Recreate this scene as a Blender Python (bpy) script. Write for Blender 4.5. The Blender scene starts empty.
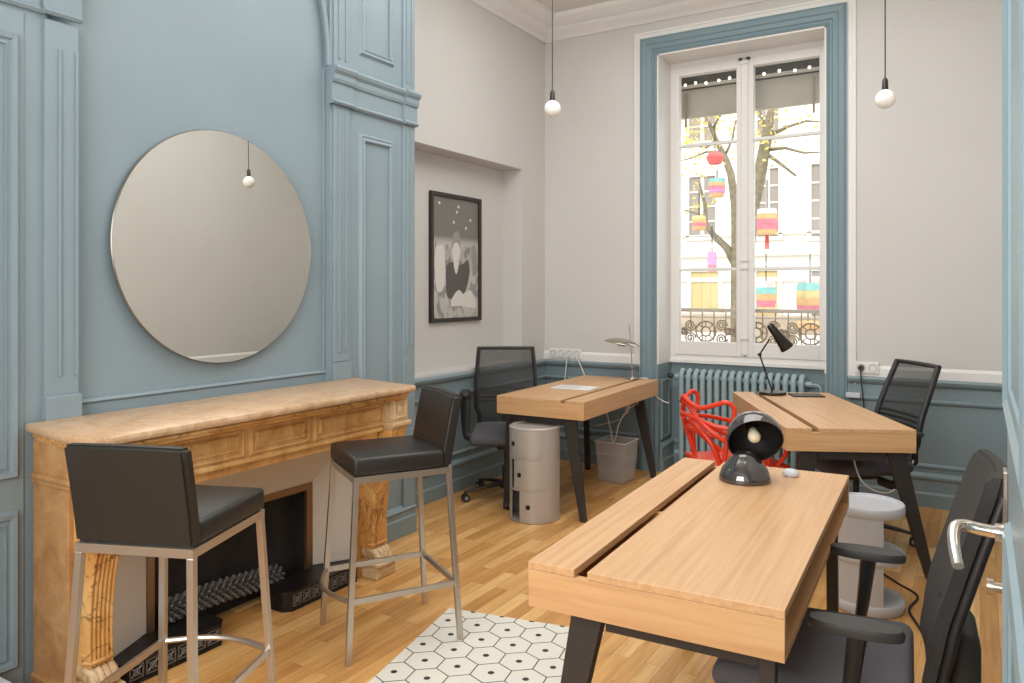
import bpy, bmesh, math, random
from mathutils import Vector, Matrix
random.seed(7)
S = bpy.context.scene
C = S.collection
PI = math.pi
def R_(d): return math.radians(d)

# ------------------------------------------------------------------ materials
def lin(c):
    c = c / 255.0
    return c / 12.92 if c <= 0.04045 else ((c + 0.055) / 1.055) ** 2.4
def col(r, g, b): return (lin(r), lin(g), lin(b), 1.0)

def newmat(name):
    m = bpy.data.materials.new(name); m.use_nodes = True
    nt = m.node_tree; b = nt.nodes['Principled BSDF']
    return m, nt, b

def plain(name, c, rough=0.5, metal=0.0, noise=0.0, nscale=8.0, bump=0.0, bscale=60.0, spec=0.5, coat=0.0):
    m, nt, b = newmat(name)
    b.inputs['Base Color'].default_value = c
    b.inputs['Roughness'].default_value = rough
    b.inputs['Metallic'].default_value = metal
    b.inputs['Specular IOR Level'].default_value = spec
    b.inputs['Coat Weight'].default_value = coat
    tc = nt.nodes.new('ShaderNodeTexCoord')
    if noise > 0:
        n = nt.nodes.new('ShaderNodeTexNoise'); n.inputs['Scale'].default_value = nscale; n.inputs['Detail'].default_value = 4
        nt.links.new(tc.outputs['Object'], n.inputs['Vector'])
        r = nt.nodes.new('ShaderNodeValToRGB')
        r.color_ramp.elements[0].position = 0.3; r.color_ramp.elements[1].position = 0.7
        r.color_ramp.elements[0].color = (c[0]*(1-noise), c[1]*(1-noise), c[2]*(1-noise), 1)
        r.color_ramp.elements[1].color = (min(1, c[0]*(1+noise)), min(1, c[1]*(1+noise)), min(1, c[2]*(1+noise)), 1)
        nt.links.new(n.outputs['Fac'], r.inputs['Fac']); nt.links.new(r.outputs['Color'], b.inputs['Base Color'])
    if bump > 0:
        n2 = nt.nodes.new('ShaderNodeTexNoise'); n2.inputs['Scale'].default_value = bscale; n2.inputs['Detail'].default_value = 3
        nt.links.new(tc.outputs['Object'], n2.inputs['Vector'])
        bp = nt.nodes.new('ShaderNodeBump'); bp.inputs['Strength'].default_value = bump; bp.inputs['Distance'].default_value = 0.01
        nt.links.new(n2.outputs['Fac'], bp.inputs['Height']); nt.links.new(bp.outputs['Normal'], b.inputs['Normal'])
    return m

def wood(name, c1, c2, c3, axis_scale=(30, 1.2, 30), rough=0.45):
    """long-grained wood: noise stretched along one axis of the object"""
    m, nt, b = newmat(name)
    tc = nt.nodes.new('ShaderNodeTexCoord'); mp = nt.nodes.new('ShaderNodeMapping')
    mp.inputs['Scale'].default_value = axis_scale
    nt.links.new(tc.outputs['Object'], mp.inputs['Vector'])
    n = nt.nodes.new('ShaderNodeTexNoise'); n.inputs['Scale'].default_value = 1.0; n.inputs['Detail'].default_value = 6; n.inputs['Roughness'].default_value = .6
    n.inputs['Distortion'].default_value = .4
    nt.links.new(mp.outputs['Vector'], n.inputs['Vector'])
    r = nt.nodes.new('ShaderNodeValToRGB'); e = r.color_ramp.elements
    e[0].position = .3; e[0].color = c1; e[1].position = .7; e[1].color = c3
    x = e.new(.5); x.color = c2
    nt.links.new(n.outputs['Fac'], r.inputs['Fac']); nt.links.new(r.outputs['Color'], b.inputs['Base Color'])
    b.inputs['Roughness'].default_value = rough
    bp = nt.nodes.new('ShaderNodeBump'); bp.inputs['Strength'].default_value = .06; bp.inputs['Distance'].default_value = 0.003
    nt.links.new(n.outputs['Fac'], bp.inputs['Height']); nt.links.new(bp.outputs['Normal'], b.inputs['Normal'])
    return m

def floor_mat():
    m, nt, b = newmat('oak_parquet')
    L = nt.links.new
    tc = nt.nodes.new('ShaderNodeTexCoord'); mp = nt.nodes.new('ShaderNodeMapping')
    mp.inputs['Rotation'].default_value = (0, 0, R_(90))
    L(tc.outputs['Object'], mp.inputs['Vector'])
    br = nt.nodes.new('ShaderNodeTexBrick')
    br.offset = 0.37; br.offset_frequency = 2; br.squash = 1.0
    br.inputs['Color1'].default_value = (0, 0, 0, 1); br.inputs['Color2'].default_value = (1, 1, 1, 1)
    br.inputs['Mortar'].default_value = (.35, .35, .35, 1)
    br.inputs['Scale'].default_value = 1.0
    br.inputs['Mortar Size'].default_value = 0.0008
    br.inputs['Brick Width'].default_value = 0.52
    br.inputs['Row Height'].default_value = 0.069
    L(mp.outputs['Vector'], br.inputs['Vector'])
    # grain
    mg = nt.nodes.new('ShaderNodeMapping'); mg.inputs['Scale'].default_value = (42, 2.6, 1)
    L(tc.outputs['Object'], mg.inputs['Vector'])
    # shift grain per plank
    add = nt.nodes.new('ShaderNodeVectorMath'); add.operation = 'ADD'
    sc = nt.nodes.new('ShaderNodeVectorMath'); sc.operation = 'SCALE'; sc.inputs['Scale'].default_value = 23.0
    L(br.outputs['Color'], sc.inputs[0]); L(mg.outputs['Vector'], add.inputs[0]); L(sc.outputs[0], add.inputs[1])
    n = nt.nodes.new('ShaderNodeTexNoise'); n.inputs['Scale'].default_value = 1; n.inputs['Detail'].default_value = 5; n.inputs['Distortion'].default_value = .6
    L(add.outputs[0], n.inputs['Vector'])
    r = nt.nodes.new('ShaderNodeValToRGB'); e = r.color_ramp.elements
    e[0].position = 0.0; e[0].color = col(200, 146, 84); e[1].position = 1.0; e[1].color = col(236, 192, 128)
    x = e.new(.5); x.color = col(220, 168, 103)
    L(br.outputs['Color'], r.inputs['Fac'])
    g = nt.nodes.new('ShaderNodeValToRGB'); e = g.color_ramp.elements
    e[0].position = .28; e[0].color = (.72, .64, .55, 1); e[1].position = .55; e[1].color = (1, 1, 1, 1)
    L(n.outputs['Fac'], g.inputs['Fac'])
    # slow blotches (sapwood streaks)
    n3 = nt.nodes.new('ShaderNodeTexNoise'); n3.inputs['Scale'].default_value = 1; n3.inputs['Detail'].default_value = 2
    m3 = nt.nodes.new('ShaderNodeMapping'); m3.inputs['Scale'].default_value = (14, 1.6, 1); L(tc.outputs['Object'], m3.inputs['Vector'])
    a3 = nt.nodes.new('ShaderNodeVectorMath'); a3.operation = 'ADD'; L(m3.outputs['Vector'], a3.inputs[0]); L(sc.outputs[0], a3.inputs[1]); L(a3.outputs[0], n3.inputs['Vector'])
    g3 = nt.nodes.new('ShaderNodeValToRGB'); e = g3.color_ramp.elements
    e[0].position = .3; e[0].color = (.86, .8, .72, 1); e[1].position = .6; e[1].color = (1.0, 1.0, 1.0, 1)
    L(n3.outputs['Fac'], g3.inputs['Fac'])
    mu = nt.nodes.new('ShaderNodeMixRGB'); mu.blend_type = 'MULTIPLY'; mu.inputs['Fac'].default_value = .8
    L(r.outputs['Color'], mu.inputs['Color1']); L(g.outputs['Color'], mu.inputs['Color2'])
    mu2 = nt.nodes.new('ShaderNodeMixRGB'); mu2.blend_type = 'MULTIPLY'; mu2.inputs['Fac'].default_value = .9
    L(mu.outputs['Color'], mu2.inputs['Color1']); L(g3.outputs['Color'], mu2.inputs['Color2'])
    mo = nt.nodes.new('ShaderNodeMixRGB'); mo.blend_type = 'MULTIPLY'; L(br.outputs['Fac'], mo.inputs['Fac'])
    mo.inputs['Color2'].default_value = (.55, .45, .35, 1)
    L(mu2.outputs['Color'], mo.inputs['Color1'])
    L(mo.outputs['Color'], b.inputs['Base Color'])
    b.inputs['Roughness'].default_value = .38
    bp = nt.nodes.new('ShaderNodeBump'); bp.inputs['Strength'].default_value = .1; bp.inputs['Distance'].default_value = .002
    L(n.outputs['Fac'], bp.inputs['Height']); L(bp.outputs['Normal'], b.inputs['Normal'])
    return m

def marble_mat(name, c1, c2, c3, vein, vfac=.5, rough=.35, scale=3.0, sy=1.0, sz=1.0):
    m, nt, b = newmat(name); L = nt.links.new
    tc = nt.nodes.new('ShaderNodeTexCoord'); mp = nt.nodes.new('ShaderNodeMapping'); mp.inputs['Scale'].default_value = (1, sy, sz)
    L(tc.outputs['Object'], mp.inputs['Vector'])
    n = nt.nodes.new('ShaderNodeTexNoise'); n.inputs['Scale'].default_value = scale; n.inputs['Detail'].default_value = 7; n.inputs['Roughness'].default_value = .65; n.inputs['Distortion'].default_value = 1.2
    L(mp.outputs['Vector'], n.inputs['Vector'])
    r = nt.nodes.new('ShaderNodeValToRGB'); e = r.color_ramp.elements
    e[0].position = .35; e[0].color = c1; e[1].position = .68; e[1].color = c3; x = e.new(.52); x.color = c2
    L(n.outputs['Fac'], r.inputs['Fac'])
    n2 = nt.nodes.new('ShaderNodeTexNoise'); n2.inputs['Scale'].default_value = scale*1.3; n2.inputs['Detail'].default_value = 5; n2.inputs['Distortion'].default_value = 2.5
    L(mp.outputs['Vector'], n2.inputs['Vector'])
    v = nt.nodes.new('ShaderNodeValToRGB'); e = v.color_ramp.elements
    e[0].position = .485; e[0].color = (0, 0, 0, 1); e[1].position = .515; e[1].color = (0, 0, 0, 1); x = e.new(.5); x.color = (vfac, vfac, vfac, 1)
    L(n2.outputs['Fac'], v.inputs['Fac'])
    mx = nt.nodes.new('ShaderNodeMixRGB'); L(v.outputs['Color'], mx.inputs['Fac']); L(r.outputs['Color'], mx.inputs['Color1']); mx.inputs['Color2'].default_value = vein
    L(mx.outputs['Color'], b.inputs['Base Color']); b.inputs['Roughness'].default_value = rough
    return m

def alpha_mix(name, c, alpha, rough=.5, dots=None, grid=None):
    """partly see-through material (mesh fabric, tinted plastic)"""
    m, nt, b = newmat(name); L = nt.links.new
    b.inputs['Base Color'].default_value = c; b.inputs['Roughness'].default_value = rough
    tr = nt.nodes.new('ShaderNodeBsdfTransparent'); mx = nt.nodes.new('ShaderNodeMixShader')
    out = nt.nodes['Material Output']
    mx.inputs['Fac'].default_value = alpha
    L(tr.outputs[0], mx.inputs[1]); L(b.outputs[0], mx.inputs[2]); L(mx.outputs[0], out.inputs['Surface'])
    return m

def glass_pane():
    m, nt, b = newmat('window_glass'); L = nt.links.new
    out = nt.nodes['Material Output']
    tr = nt.nodes.new('ShaderNodeBsdfTransparent'); gl = nt.nodes.new('ShaderNodeBsdfGlossy'); gl.inputs['Roughness'].default_value = .02
    fr = nt.nodes.new('ShaderNodeFresnel'); fr.inputs['IOR'].default_value = 1.15
    mx = nt.nodes.new('ShaderNodeMixShader'); L(fr.outputs[0], mx.inputs[0]); L(tr.outputs[0], mx.inputs[1]); L(gl.outputs[0], mx.inputs[2]); L(mx.outputs[0], out.inputs['Surface'])
    return m

def hex_rug():
    """black outlined white hexagons with a black dot in each"""
    m, nt, b = newmat('hexagon_vinyl'); L = nt.links.new
    N = nt.nodes.new
    def math_(op, a, b2=None, c3=None):
        n = N('ShaderNodeMath'); n.operation = op
        for i, v in enumerate((a, b2, c3)):
            if v is None: continue
            if isinstance(v, (int, float)): n.inputs[i].default_value = v
            else: L(v, n.inputs[i])
        return n.outputs[0]
    tc = N('ShaderNodeTexCoord'); sp = N('ShaderNodeSeparateXYZ'); L(tc.outputs['Object'], sp.inputs[0])
    s = .138                       # distance between hexagon centres
    rh = s * math.sqrt(3)
    def cell(ox, oy):
        x = math_('ADD', sp.outputs['X'], ox); y = math_('ADD', sp.outputs['Y'], oy)
        xr = math_('SUBTRACT', math_('FLOORED_MODULO', x, s), s/2)
        yr = math_('SUBTRACT', math_('FLOORED_MODULO', y, rh), rh/2)
        ax = math_('ABSOLUTE', xr); ay = math_('ABSOLUTE', yr)
        d = math_('MAXIMUM', ax, math_('ADD', math_('MULTIPLY', ax, .5), math_('MULTIPLY', ay, math.sqrt(3)/2)))
        r = math_('SQRT', math_('ADD', math_('MULTIPLY', xr, xr), math_('MULTIPLY', yr, yr)))
        return d, r
    d1, r1 = cell(0.02, 0.0); d2, r2 = cell(0.02 + s/2, rh/2)
    d = math_('MINIMUM', d1, d2); r = math_('MINIMUM', r1, r2)
    edge = math_('GREATER_THAN', d, s/2 - .0024)
    dot = math_('LESS_THAN', r, .0125)
    f = math_('MAXIMUM', edge, dot)
    mx = N('ShaderNodeMixRGB'); L(f, mx.inputs['Fac'])
    mx.inputs['Color1'].default_value = col(224, 220, 208); mx.inputs['Color2'].default_value = col(48, 46, 44)
    L(mx.outputs['Color'], b.inputs['Base Color']); b.inputs['Roughness'].default_value = .55
    return m

def emit(name, c, s):
    m, nt, b = newmat(name)
    b.inputs['Base Color'].default_value = c
    b.inputs['Emission Color'].default_value = c; b.inputs['Emission Strength'].default_value = s
    return m

M = {}
M['white_wall'] = plain('white_wall_paint', col(205, 202, 198), .7, noise=.015, nscale=2)
M['ceiling'] = plain('ceiling_paint', col(222, 218, 210), .8)
M['white_trim'] = plain('white_gloss_trim', col(228, 225, 221), .4)
M['blue'] = plain('slate_blue_paint', col(131, 147, 155), .45, noise=.03, nscale=3, bump=.02, bscale=20)
M['blue_wain'] = plain('wainscot_blue_paint', col(126, 143, 148), .42, noise=.03, nscale=3)
M['blue_casing'] = plain('casing_blue_paint', col(116, 138, 146), .42)
M['blue_door'] = plain('door_blue_paint', col(126, 149, 158), .35)
M['floor'] = floor_mat()
M['desk'] = wood('desk_oak_veneer', col(192, 147, 104), col(205, 161, 117), col(212, 171, 127), (52, 1.6, 52))
M['desk_end'] = wood('desk_oak_end_veneer', col(194, 148, 102), col(205, 161, 113), col(212, 170, 124), (2.2, 40, 40))
M['desk_in'] = wood('desk_oak_inside', col(180, 132, 86), col(196, 148, 98), col(206, 160, 110), (26, 1.3, 26))
M['leg_dark'] = plain('dark_stained_desk_leg', col(50, 45, 42), .5)
M['marble'] = marble_mat('ochre_marble', col(182, 122, 58), col(210, 156, 88), col(230, 186, 122), col(104, 58, 24), .9, .35, 3.2, 1, .6)
M['marble_frieze'] = marble_mat('pale_ochre_marble', col(196, 144, 82), col(220, 174, 112), col(234, 196, 140), col(140, 92, 50), .5, .35, 4, 1, .6)
M['marble_side'] = marble_mat('brown_marble_side', col(158, 114, 70), col(178, 134, 86), col(190, 150, 102), col(120, 84, 50), .3, .4, 6)
M['marble_top'] = marble_mat('pink_beige_marble', col(180, 142, 104), col(200, 166, 130), col(212, 180, 146), col(190, 140, 80), .5, .3, 14)
M['marble_pale'] = marble_mat('pale_veined_marble', col(186, 150, 106), col(212, 182, 140), col(228, 202, 164), col(130, 90, 54), .5, .35, 5)
M['slip'] = plain('painted_plaster', col(205, 196, 184), .6)
M['iron'] = plain('black_cast_iron', col(46, 44, 44), .35, .6, noise=.3, nscale=30)
M['iron_relief'] = plain('worn_cast_iron_relief', col(122, 119, 116), .4, .5)
M['soot'] = plain('sooty_firebox', col(36, 33, 31), .8, noise=.5, nscale=9)
M['brass_dark'] = plain('aged_brass_strip', col(140, 114, 86), .35, .7)
M['leather'] = plain('dark_grey_leather', col(37, 35, 32), .42, noise=.08, nscale=6, bump=.08, bscale=120)
M['steel'] = plain('brushed_steel', col(196, 188, 178), .32, .85)
M['black_plastic'] = plain('black_plastic', col(36, 34, 34), .45)
M['arm_plastic'] = plain('soft_black_armrest', col(54, 51, 49), .5)
M['mesh'] = alpha_mix('black_chair_mesh', col(40, 38, 37), .74, .7)
M['mesh_dense'] = plain('dark_woven_back', col(60, 57, 55), .8, bump=.7, bscale=420)
M['grey_fabric'] = plain('dark_grey_seat_fabric', col(84, 82, 86), .9, bump=.12, bscale=260)
M['castor_rim'] = plain('grey_castor_rim', col(150, 150, 150), .5)
M['silver_plastic'] = plain('silver_plastic', col(186, 180, 174), .35, .25)
M['white_plastic'] = plain('white_plastic', col(200, 202, 207), .35)
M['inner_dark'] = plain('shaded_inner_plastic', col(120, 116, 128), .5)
M['black'] = plain('matt_black', col(20, 20, 20), .5)
M['chrome'] = plain('polished_chrome', col(225, 220, 214), .12, 1.0)
M['lamp_gloss'] = plain('smoke_chrome_plastic', col(96, 94, 94), .08, .75, coat=.5)
M['lamp_inside'] = plain('lamp_black_inside', col(26, 24, 22), .5)
M['black_gloss'] = plain('black_lacquered_metal', col(44, 40, 38), .22, .3)
M['satin'] = plain('satin_nickel', col(190, 180, 166), .22, .95)
M['bulb_white'] = plain('opal_bulb_glass', col(244, 240, 234), .2)
M['bulb_cream'] = plain('cream_bulb', col(240, 226, 196), .3)
M['red'] = plain('glossy_red_plastic', col(222, 62, 36), .25)
M['radiator'] = plain('radiator_blue_enamel', col(150, 170, 176), .35)
M['mirror'] = plain('mirror_glass', (.83, .835, .79, 1), .0, 1.0)
M['mirror_edge'] = plain('mirror_edge', col(120, 118, 112), .3, .6)
M['frame_black'] = plain('black_picture_frame', col(42, 36, 33), .4)
M['paper'] = plain('white_paper', col(232, 230, 228), .7)
M['print_grey'] = plain('grey_print', col(176, 176, 178), .7)
M['rug'] = hex_rug()
M['rug_edge'] = plain('rug_edge', col(210, 206, 196), .7)
M['bin'] = alpha_mix('smoked_clear_plastic', col(216, 210, 206), .28, .25)
M['socket_white'] = plain('socket_white_plastic', col(228, 226, 222), .4)
M['cable_white'] = plain('white_cable', col(222, 218, 212), .5)
M['cable_black'] = plain('black_cable', col(30, 28, 28), .5)
M['glass'] = glass_pane()
M['facade'] = plain('limewashed_facade', col(240, 237, 228), .85, noise=.02, nscale=1)
M['facade_line'] = plain('facade_string_course', col(212, 204, 188), .85)
M['shutter'] = plain('ochre_shutter', col(198, 178, 128), .7)
M['dark_window'] = plain('facade_dark_window', col(150, 140, 130), .4)
M['frame_grey'] = plain('facade_window_frame', col(206, 198, 188), .6)
M['awning'] = plain('weathered_awning_canvas', col(172, 166, 152), .85, noise=.08, nscale=3)
M['awning_dark'] = plain('dark_awning_box', col(70, 66, 58), .8)
M['railing'] = plain('weathered_iron_railing', col(150, 134, 116), .6)
M['hand_rail'] = plain('pale_hand_rail', col(182, 172, 158), .6)
M['bark'] = plain('mossy_bark', col(128, 118, 96), .9, noise=.25, nscale=18)
M['leaf'] = plain('yellow_leaves', col(226, 206, 110), .7, noise=.15, nscale=20)
M['shopfront'] = plain('brown_shopfront', col(170, 154, 132), .8, noise=.15, nscale=3)
M['street'] = plain('pale_paving', col(190, 186, 176), .9)

# ------------------------------------------------------------------ mesh helpers
def I3(x, y, z): return Vector((x, y, z))
def add_box(bm, x0, x1, y0, y1, z0, z1, bev=0.0, mat=None, seg=2):
    vs = [bm.verts.new((x, y, z)) for z in (z0, z1) for y in (y0, y1) for x in (x0, x1)]
    f = [(0, 2, 3, 1), (4, 5, 7, 6), (0, 1, 5, 4), (2, 6, 7, 3), (0, 4, 6, 2), (1, 3, 7, 5)]
    fs = [bm.faces.new([vs[i] for i in q]) for q in f]
    if bev > 0:
        es = list({e for fa in fs for e in fa.edges})
        r = bmesh.ops.bevel(bm, geom=es, offset=bev, segments=seg, affect='EDGES', profile=.5)
        vs = list({v for v in vs if v.is_valid} | {v for v in r['verts']})
    if mat is not None: bmesh.ops.transform(bm, matrix=mat, verts=vs)
    return vs

def add_hexa(bm, b, t, bev=0.0):
    """b, t = 4 bottom, 4 top corners (same order)"""
    vb = [bm.verts.new(p) for p in b]; vt = [bm.verts.new(p) for p in t]
    fs = [bm.faces.new(vb[::-1]), bm.faces.new(vt)]
    for i in range(4):
        j = (i+1) % 4
        fs.append(bm.faces.new((vb[i], vb[j], vt[j], vt[i])))
    if bev > 0:
        es = list({e for fa in fs for e in fa.edges})
        bmesh.ops.bevel(bm, geom=es, offset=bev, segments=2, affect='EDGES', profile=.5)

def smooth_path(pts, n=6, closed=False):
    P = [Vector(p) for p in pts]; out = []
    m = len(P)
    rng = range(m if closed else m-1)
    for i in rng:
        if closed:
            p0, p1, p2, p3 = P[(i-1) % m], P[i], P[(i+1) % m], P[(i+2) % m]
        else:
            p0 = P[max(i-1, 0)]; p1 = P[i]; p2 = P[i+1]; p3 = P[min(i+2, m-1)]
        for k in range(n):
            t = k/n
            out.append(.5*((2*p1)+(-p0+p2)*t+(2*p0-5*p1+4*p2-p3)*t*t+(-p0+3*p1-3*p2+p3)*t**3))
    if not closed: out.append(P[-1])
    return out

def add_tube(bm, pts, r, seg=8, closed=False, caps=True, flat=1.0, up=None):
    P = [Vector(p) for p in pts]; m = len(P)
    rad = r if isinstance(r, (list, tuple)) else [r]*m
    rings = []; prev = None
    for i, p in enumerate(P):
        if closed: t = (P[(i+1) % m]-P[(i-1) % m])
        else: t = (P[min(i+1, m-1)]-P[max(i-1, 0)])
        t.normalize()
        if prev is None:
            a = Vector(up) if up else (Vector((0, 0, 1)) if abs(t.z) < .9 else Vector((1, 0, 0)))
        else: a = prev
        a = (a - t*a.dot(t)); a.normalize(); prev = a
        b = t.cross(a)
        rings.append([bm.verts.new(p + (a*math.cos(2*PI*k/seg)*flat + b*math.sin(2*PI*k/seg))*rad[i]) for k in range(seg)])
    rng = range(m if closed else m-1)
    for i in rng:
        A, B = rings[i], rings[(i+1) % m]
        for k in range(seg):
            bm.faces.new((A[k], A[(k+1) % seg], B[(k+1) % seg], B[k]))
    if caps and not closed:
        bm.faces.new(rings[0][::-1]); bm.faces.new(rings[-1])

def add_bar(bm, p0, p1, w, h, up=(0, 0, 1), w1=None, h1=None, bev=0):
    """rectangular bar between two points"""
    p0, p1 = Vector(p0), Vector(p1); t = (p1-p0).normalized()
    u = Vector(up); u = (u - t*u.dot(t)).normalized(); s = t.cross(u)
    w1 = w if w1 is None else w1; h1 = h if h1 is None else h1
    b = [p0 + s*a*w/2 + u*c*h/2 for a, c in ((-1, -1), (1, -1), (1, 1), (-1, 1))]
    e = [p1 + s*a*w1/2 + u*c*h1/2 for a, c in ((-1, -1), (1, -1), (1, 1), (-1, 1))]
    add_hexa(bm, b, e, bev)

def add_lathe(bm, prof, seg=32, center=(0, 0, 0), mat=None, a0=0, a1=2*PI):
    full = abs(a1-a0-2*PI) < 1e-6
    n = seg if full else seg+1
    rings = []; vs = []
    for (r, z) in prof:
        if r < 1e-6:
            v = bm.verts.new((center[0], center[1], center[2]+z)); rings.append([v]*n); vs.append(v)
        else:
            ring = [bm.verts.new((center[0]+r*math.cos(a0+(a1-a0)*k/seg), center[1]+r*math.sin(a0+(a1-a0)*k/seg), center[2]+z)) for k in range(n)]
            rings.append(ring); vs += ring
    for i in range(len(rings)-1):
        A, B = rings[i], rings[i+1]
        for k in range(seg):
            q = [A[k], A[(k+1) % n], B[(k+1) % n], B[k]]
            q2 = []
            for v in q:
                if v not in q2: q2.append(v)
            if len(q2) > 2:
                try: bm.faces.new(q2)
                except ValueError: pass
    if mat is not None: bmesh.ops.transform(bm, matrix=mat, verts=vs)
    return vs

def add_prism(bm, poly, d0, d1, fmap):
    """poly = list of (u,v), extruded d0->d1 by fmap(u,v,d)"""
    a = [bm.verts.new(fmap(u, v, d0)) for u, v in poly]; b = [bm.verts.new(fmap(u, v, d1)) for u, v in poly]
    n = len(poly)
    bm.faces.new(a[::-1]); bm.faces.new(b)
    for i in range(n):
        j = (i+1) % n; bm.faces.new((a[i], a[j], b[j], b[i]))

def add_ring(bm, rect, prof, fmap, sides='lbrt'):
    """mitred moulding round rect (u0,v0,u1,v1); prof = (offset outwards, height)"""
    u0, v0, u1, v1 = rect
    rows = []
    for w, h in prof:
        rows.append([bm.verts.new(fmap(u0-w, v0-w, h)), bm.verts.new(fmap(u1+w, v0-w, h)), bm.verts.new(fmap(u1+w, v1+w, h)), bm.verts.new(fmap(u0-w, v1+w, h))])
    names = 'brtl'
    for i in range(len(rows)-1):
        for k in range(4):
            if names[k] not in sides: continue
            bm.faces.new((rows[i][k], rows[i][(k+1) % 4], rows[i+1][(k+1) % 4], rows[i+1][k]))

def add_run(bm, prof, fmap, s0, s1):
    """profile [(out, z)] run from s0 to s1 ; fmap(s, out, z)"""
    a = [bm.verts.new(fmap(s0, o, z)) for o, z in prof]; b = [bm.verts.new(fmap(s1, o, z)) for o, z in prof]
    for i in range(len(prof)-1): bm.faces.new((a[i], a[i+1], b[i+1], b[i]))
    bm.faces.new(a); bm.faces.new(b[::-1])

def obj(name, bm, m, parent=None, smooth=None, loc=None):
    bmesh.ops.recalc_face_normals(bm, faces=bm.faces)
    me = bpy.data.meshes.new(name); bm.to_mesh(me); bm.free()
    me.materials.append(M[m] if isinstance(m, str) else m)
    o = bpy.data.objects.new(name, me); C.objects.link(o)
    if parent is not None: o.parent = parent
    if loc: o.location = loc
    if smooth:
        me.shade_smooth()
        if smooth is not True:
            try: me.set_sharp_from_angle(angle=R_(smooth))
            except Exception: pass
    return o
def NB(): return bmesh.new()
def thing(name, label, cat, loc=(0, 0, 0), rz=0, group=None):
    o = bpy.data.objects.new(name, None); o.empty_display_size = .1; C.objects.link(o)
    o.location = loc; o.rotation_euler = (0, 0, rz)
    o['label'] = label; o['category'] = cat
    if group: o['group'] = group
    return o
def tag(o, label, cat, group=None):
    o['label'] = label; o['category'] = cat
    if group: o['group'] = group
    return o
def struct(name, bm, m, parent=None, smooth=None):
    o = obj(name, bm, m, parent, smooth)
    if parent is None: o['kind'] = 'structure'
    return o
def copy_tree(o, parent=None):
    c = o.copy(); C.objects.link(c)
    if parent is not None: c.parent = parent
    for ch in list(o.children): copy_tree(ch, c)
    return c

# ------------------------------------------------------------------ room numbers
XL = -3.21      # alcove wall
XB = -2.90      # chimney breast face
XN = -3.39      # niche back
XR = 0.29       # right wall
YB = 5.79       # back wall
YN = 0.62       # near wall (doorway wall)
ZC = 3.73
WX0, WX1, WZ0, WZ1 = -2.185, -0.927, 0.87, 3.31   # window opening
YW = 6.08

# floor
bm = NB(); add_box(bm, -3.6, .6, -1.6, 6.25, -.1, 0)
struct('floor', bm, 'floor')
bm = NB(); add_box(bm, -3.6, .6, -1.6, 5.95, ZC, ZC+.12)
struct('ceiling', bm, 'ceiling')
# back wall with window opening (down to the floor: the radiator niche)
bm = NB()
add_box(bm, -3.6, WX0, YB, 6.2, 0, ZC); add_box(bm, WX1, .6, YB, 6.2, 0, ZC)
add_box(bm, WX0, WX1, YB, 6.2, WZ1, ZC)
struct('wall_back', bm, 'white_wall')
# apron wall under the window
bm = NB(); add_box(bm, WX0, WX1, YW, 6.2, 0, WZ0-.02)
struct('wall_window_apron', bm, 'blue_wain')
# right wall
bm = NB(); add_box(bm, XR, XR+.2, -1.6, YB, 0, ZC)
struct('wall_right', bm, 'white_wall')
# left alcove wall with recess
NY0, NY1, NZ0, NZ1 = 3.70, 5.40, .86, 2.43
bm = NB()
add_box(bm, -3.6, XL, 3.60, YB, 0, NZ0); add_box(bm, -3.6, XL, 3.60, YB, NZ1, ZC)
add_box(bm, -3.6, XL, NY1, YB, NZ0, NZ1); add_box(bm, -3.6, XN, 3.60, NY1, NZ0, NZ1)
add_box(bm, -3.6, XL, 3.60, NY0, NZ0, NZ1)
struct('wall_left', bm, 'white_wall')
# chimney breast: panelled blue wall
bm = NB(); add_box(bm, -3.6, -2.945, 1.5, 3.60, 0, ZC); add_box(bm, -3.6, -2.915, .3, 1.5, 0, ZC)
struct('wall_chimney', bm, 'blue')
bm = NB()
add_box(bm, -2.96, XB, 2.915, 3.60, 0, ZC)          # right pier
# plinth blocks and pilaster strips
fX = lambda s, o, z: (XB + o, s, z)
fB = lambda u, v, h: (XB + h, u, v)
for (a, b) in ((2.935, 3.055), (3.50, 3.605)):
    for (z0, z1) in ((1.06, 2.43), (2.61, 3.6), ):
        add_box(bm, XB-.01, XB+.012, a, b, z0, z1, .003)
        for q in (.3, .72):
            yy = a + (b-a)*q
            add_box(bm, XB-.01, XB+.019, yy-.006, yy+.006, z0+.05, z1-.05, .003)
add_box(bm, XB-.01, XB+.022, 2.93, 3.058, .965, 1.058, .003)
add_box(bm, XB-.01, XB+.012, 3.50, 3.605, .62, 1.06, .003)
add_box(bm, XB-.01, XB+.019, 3.495, 3.60, .0, .62, .003)
struct('wall_pilaster', bm, 'blue')
bm = NB()
moul = [(0, 0), (0, .010), (.008, .018), (.02, .012), (.03, .016), (.04, .004), (.045, 0)]
add_ring(bm, (3.175, .48, 3.38, 2.255), moul, fB)
add_ring(bm, (3.175, 2.77, 3.38, 3.5), moul, fB)
struct('trim_1', bm, 'blue')
# entablature on the right pier
bm = NB()
ent = [(0, 2.415), (.018, 2.415), (.026, 2.425), (.018, 2.437), (.012, 2.44), (.012, 2.525), (.022, 2.53), (.028, 2.545), (.028, 2.57), (.042, 2.585), (.048, 2.60), (.042, 2.612), (0, 2.615)]
add_run(bm, ent, fX, 2.915, 3.602)
ent2 = [(o+.013 if 0 < i < len(ent)-1 else o, z) for i, (o, z) in enumerate(ent)]
add_run(bm, ent2, fX, 2.906, 3.068); add_run(bm, ent2, fX, 3.49, 3.612)
struct('trim_2', bm, 'blue')
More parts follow.
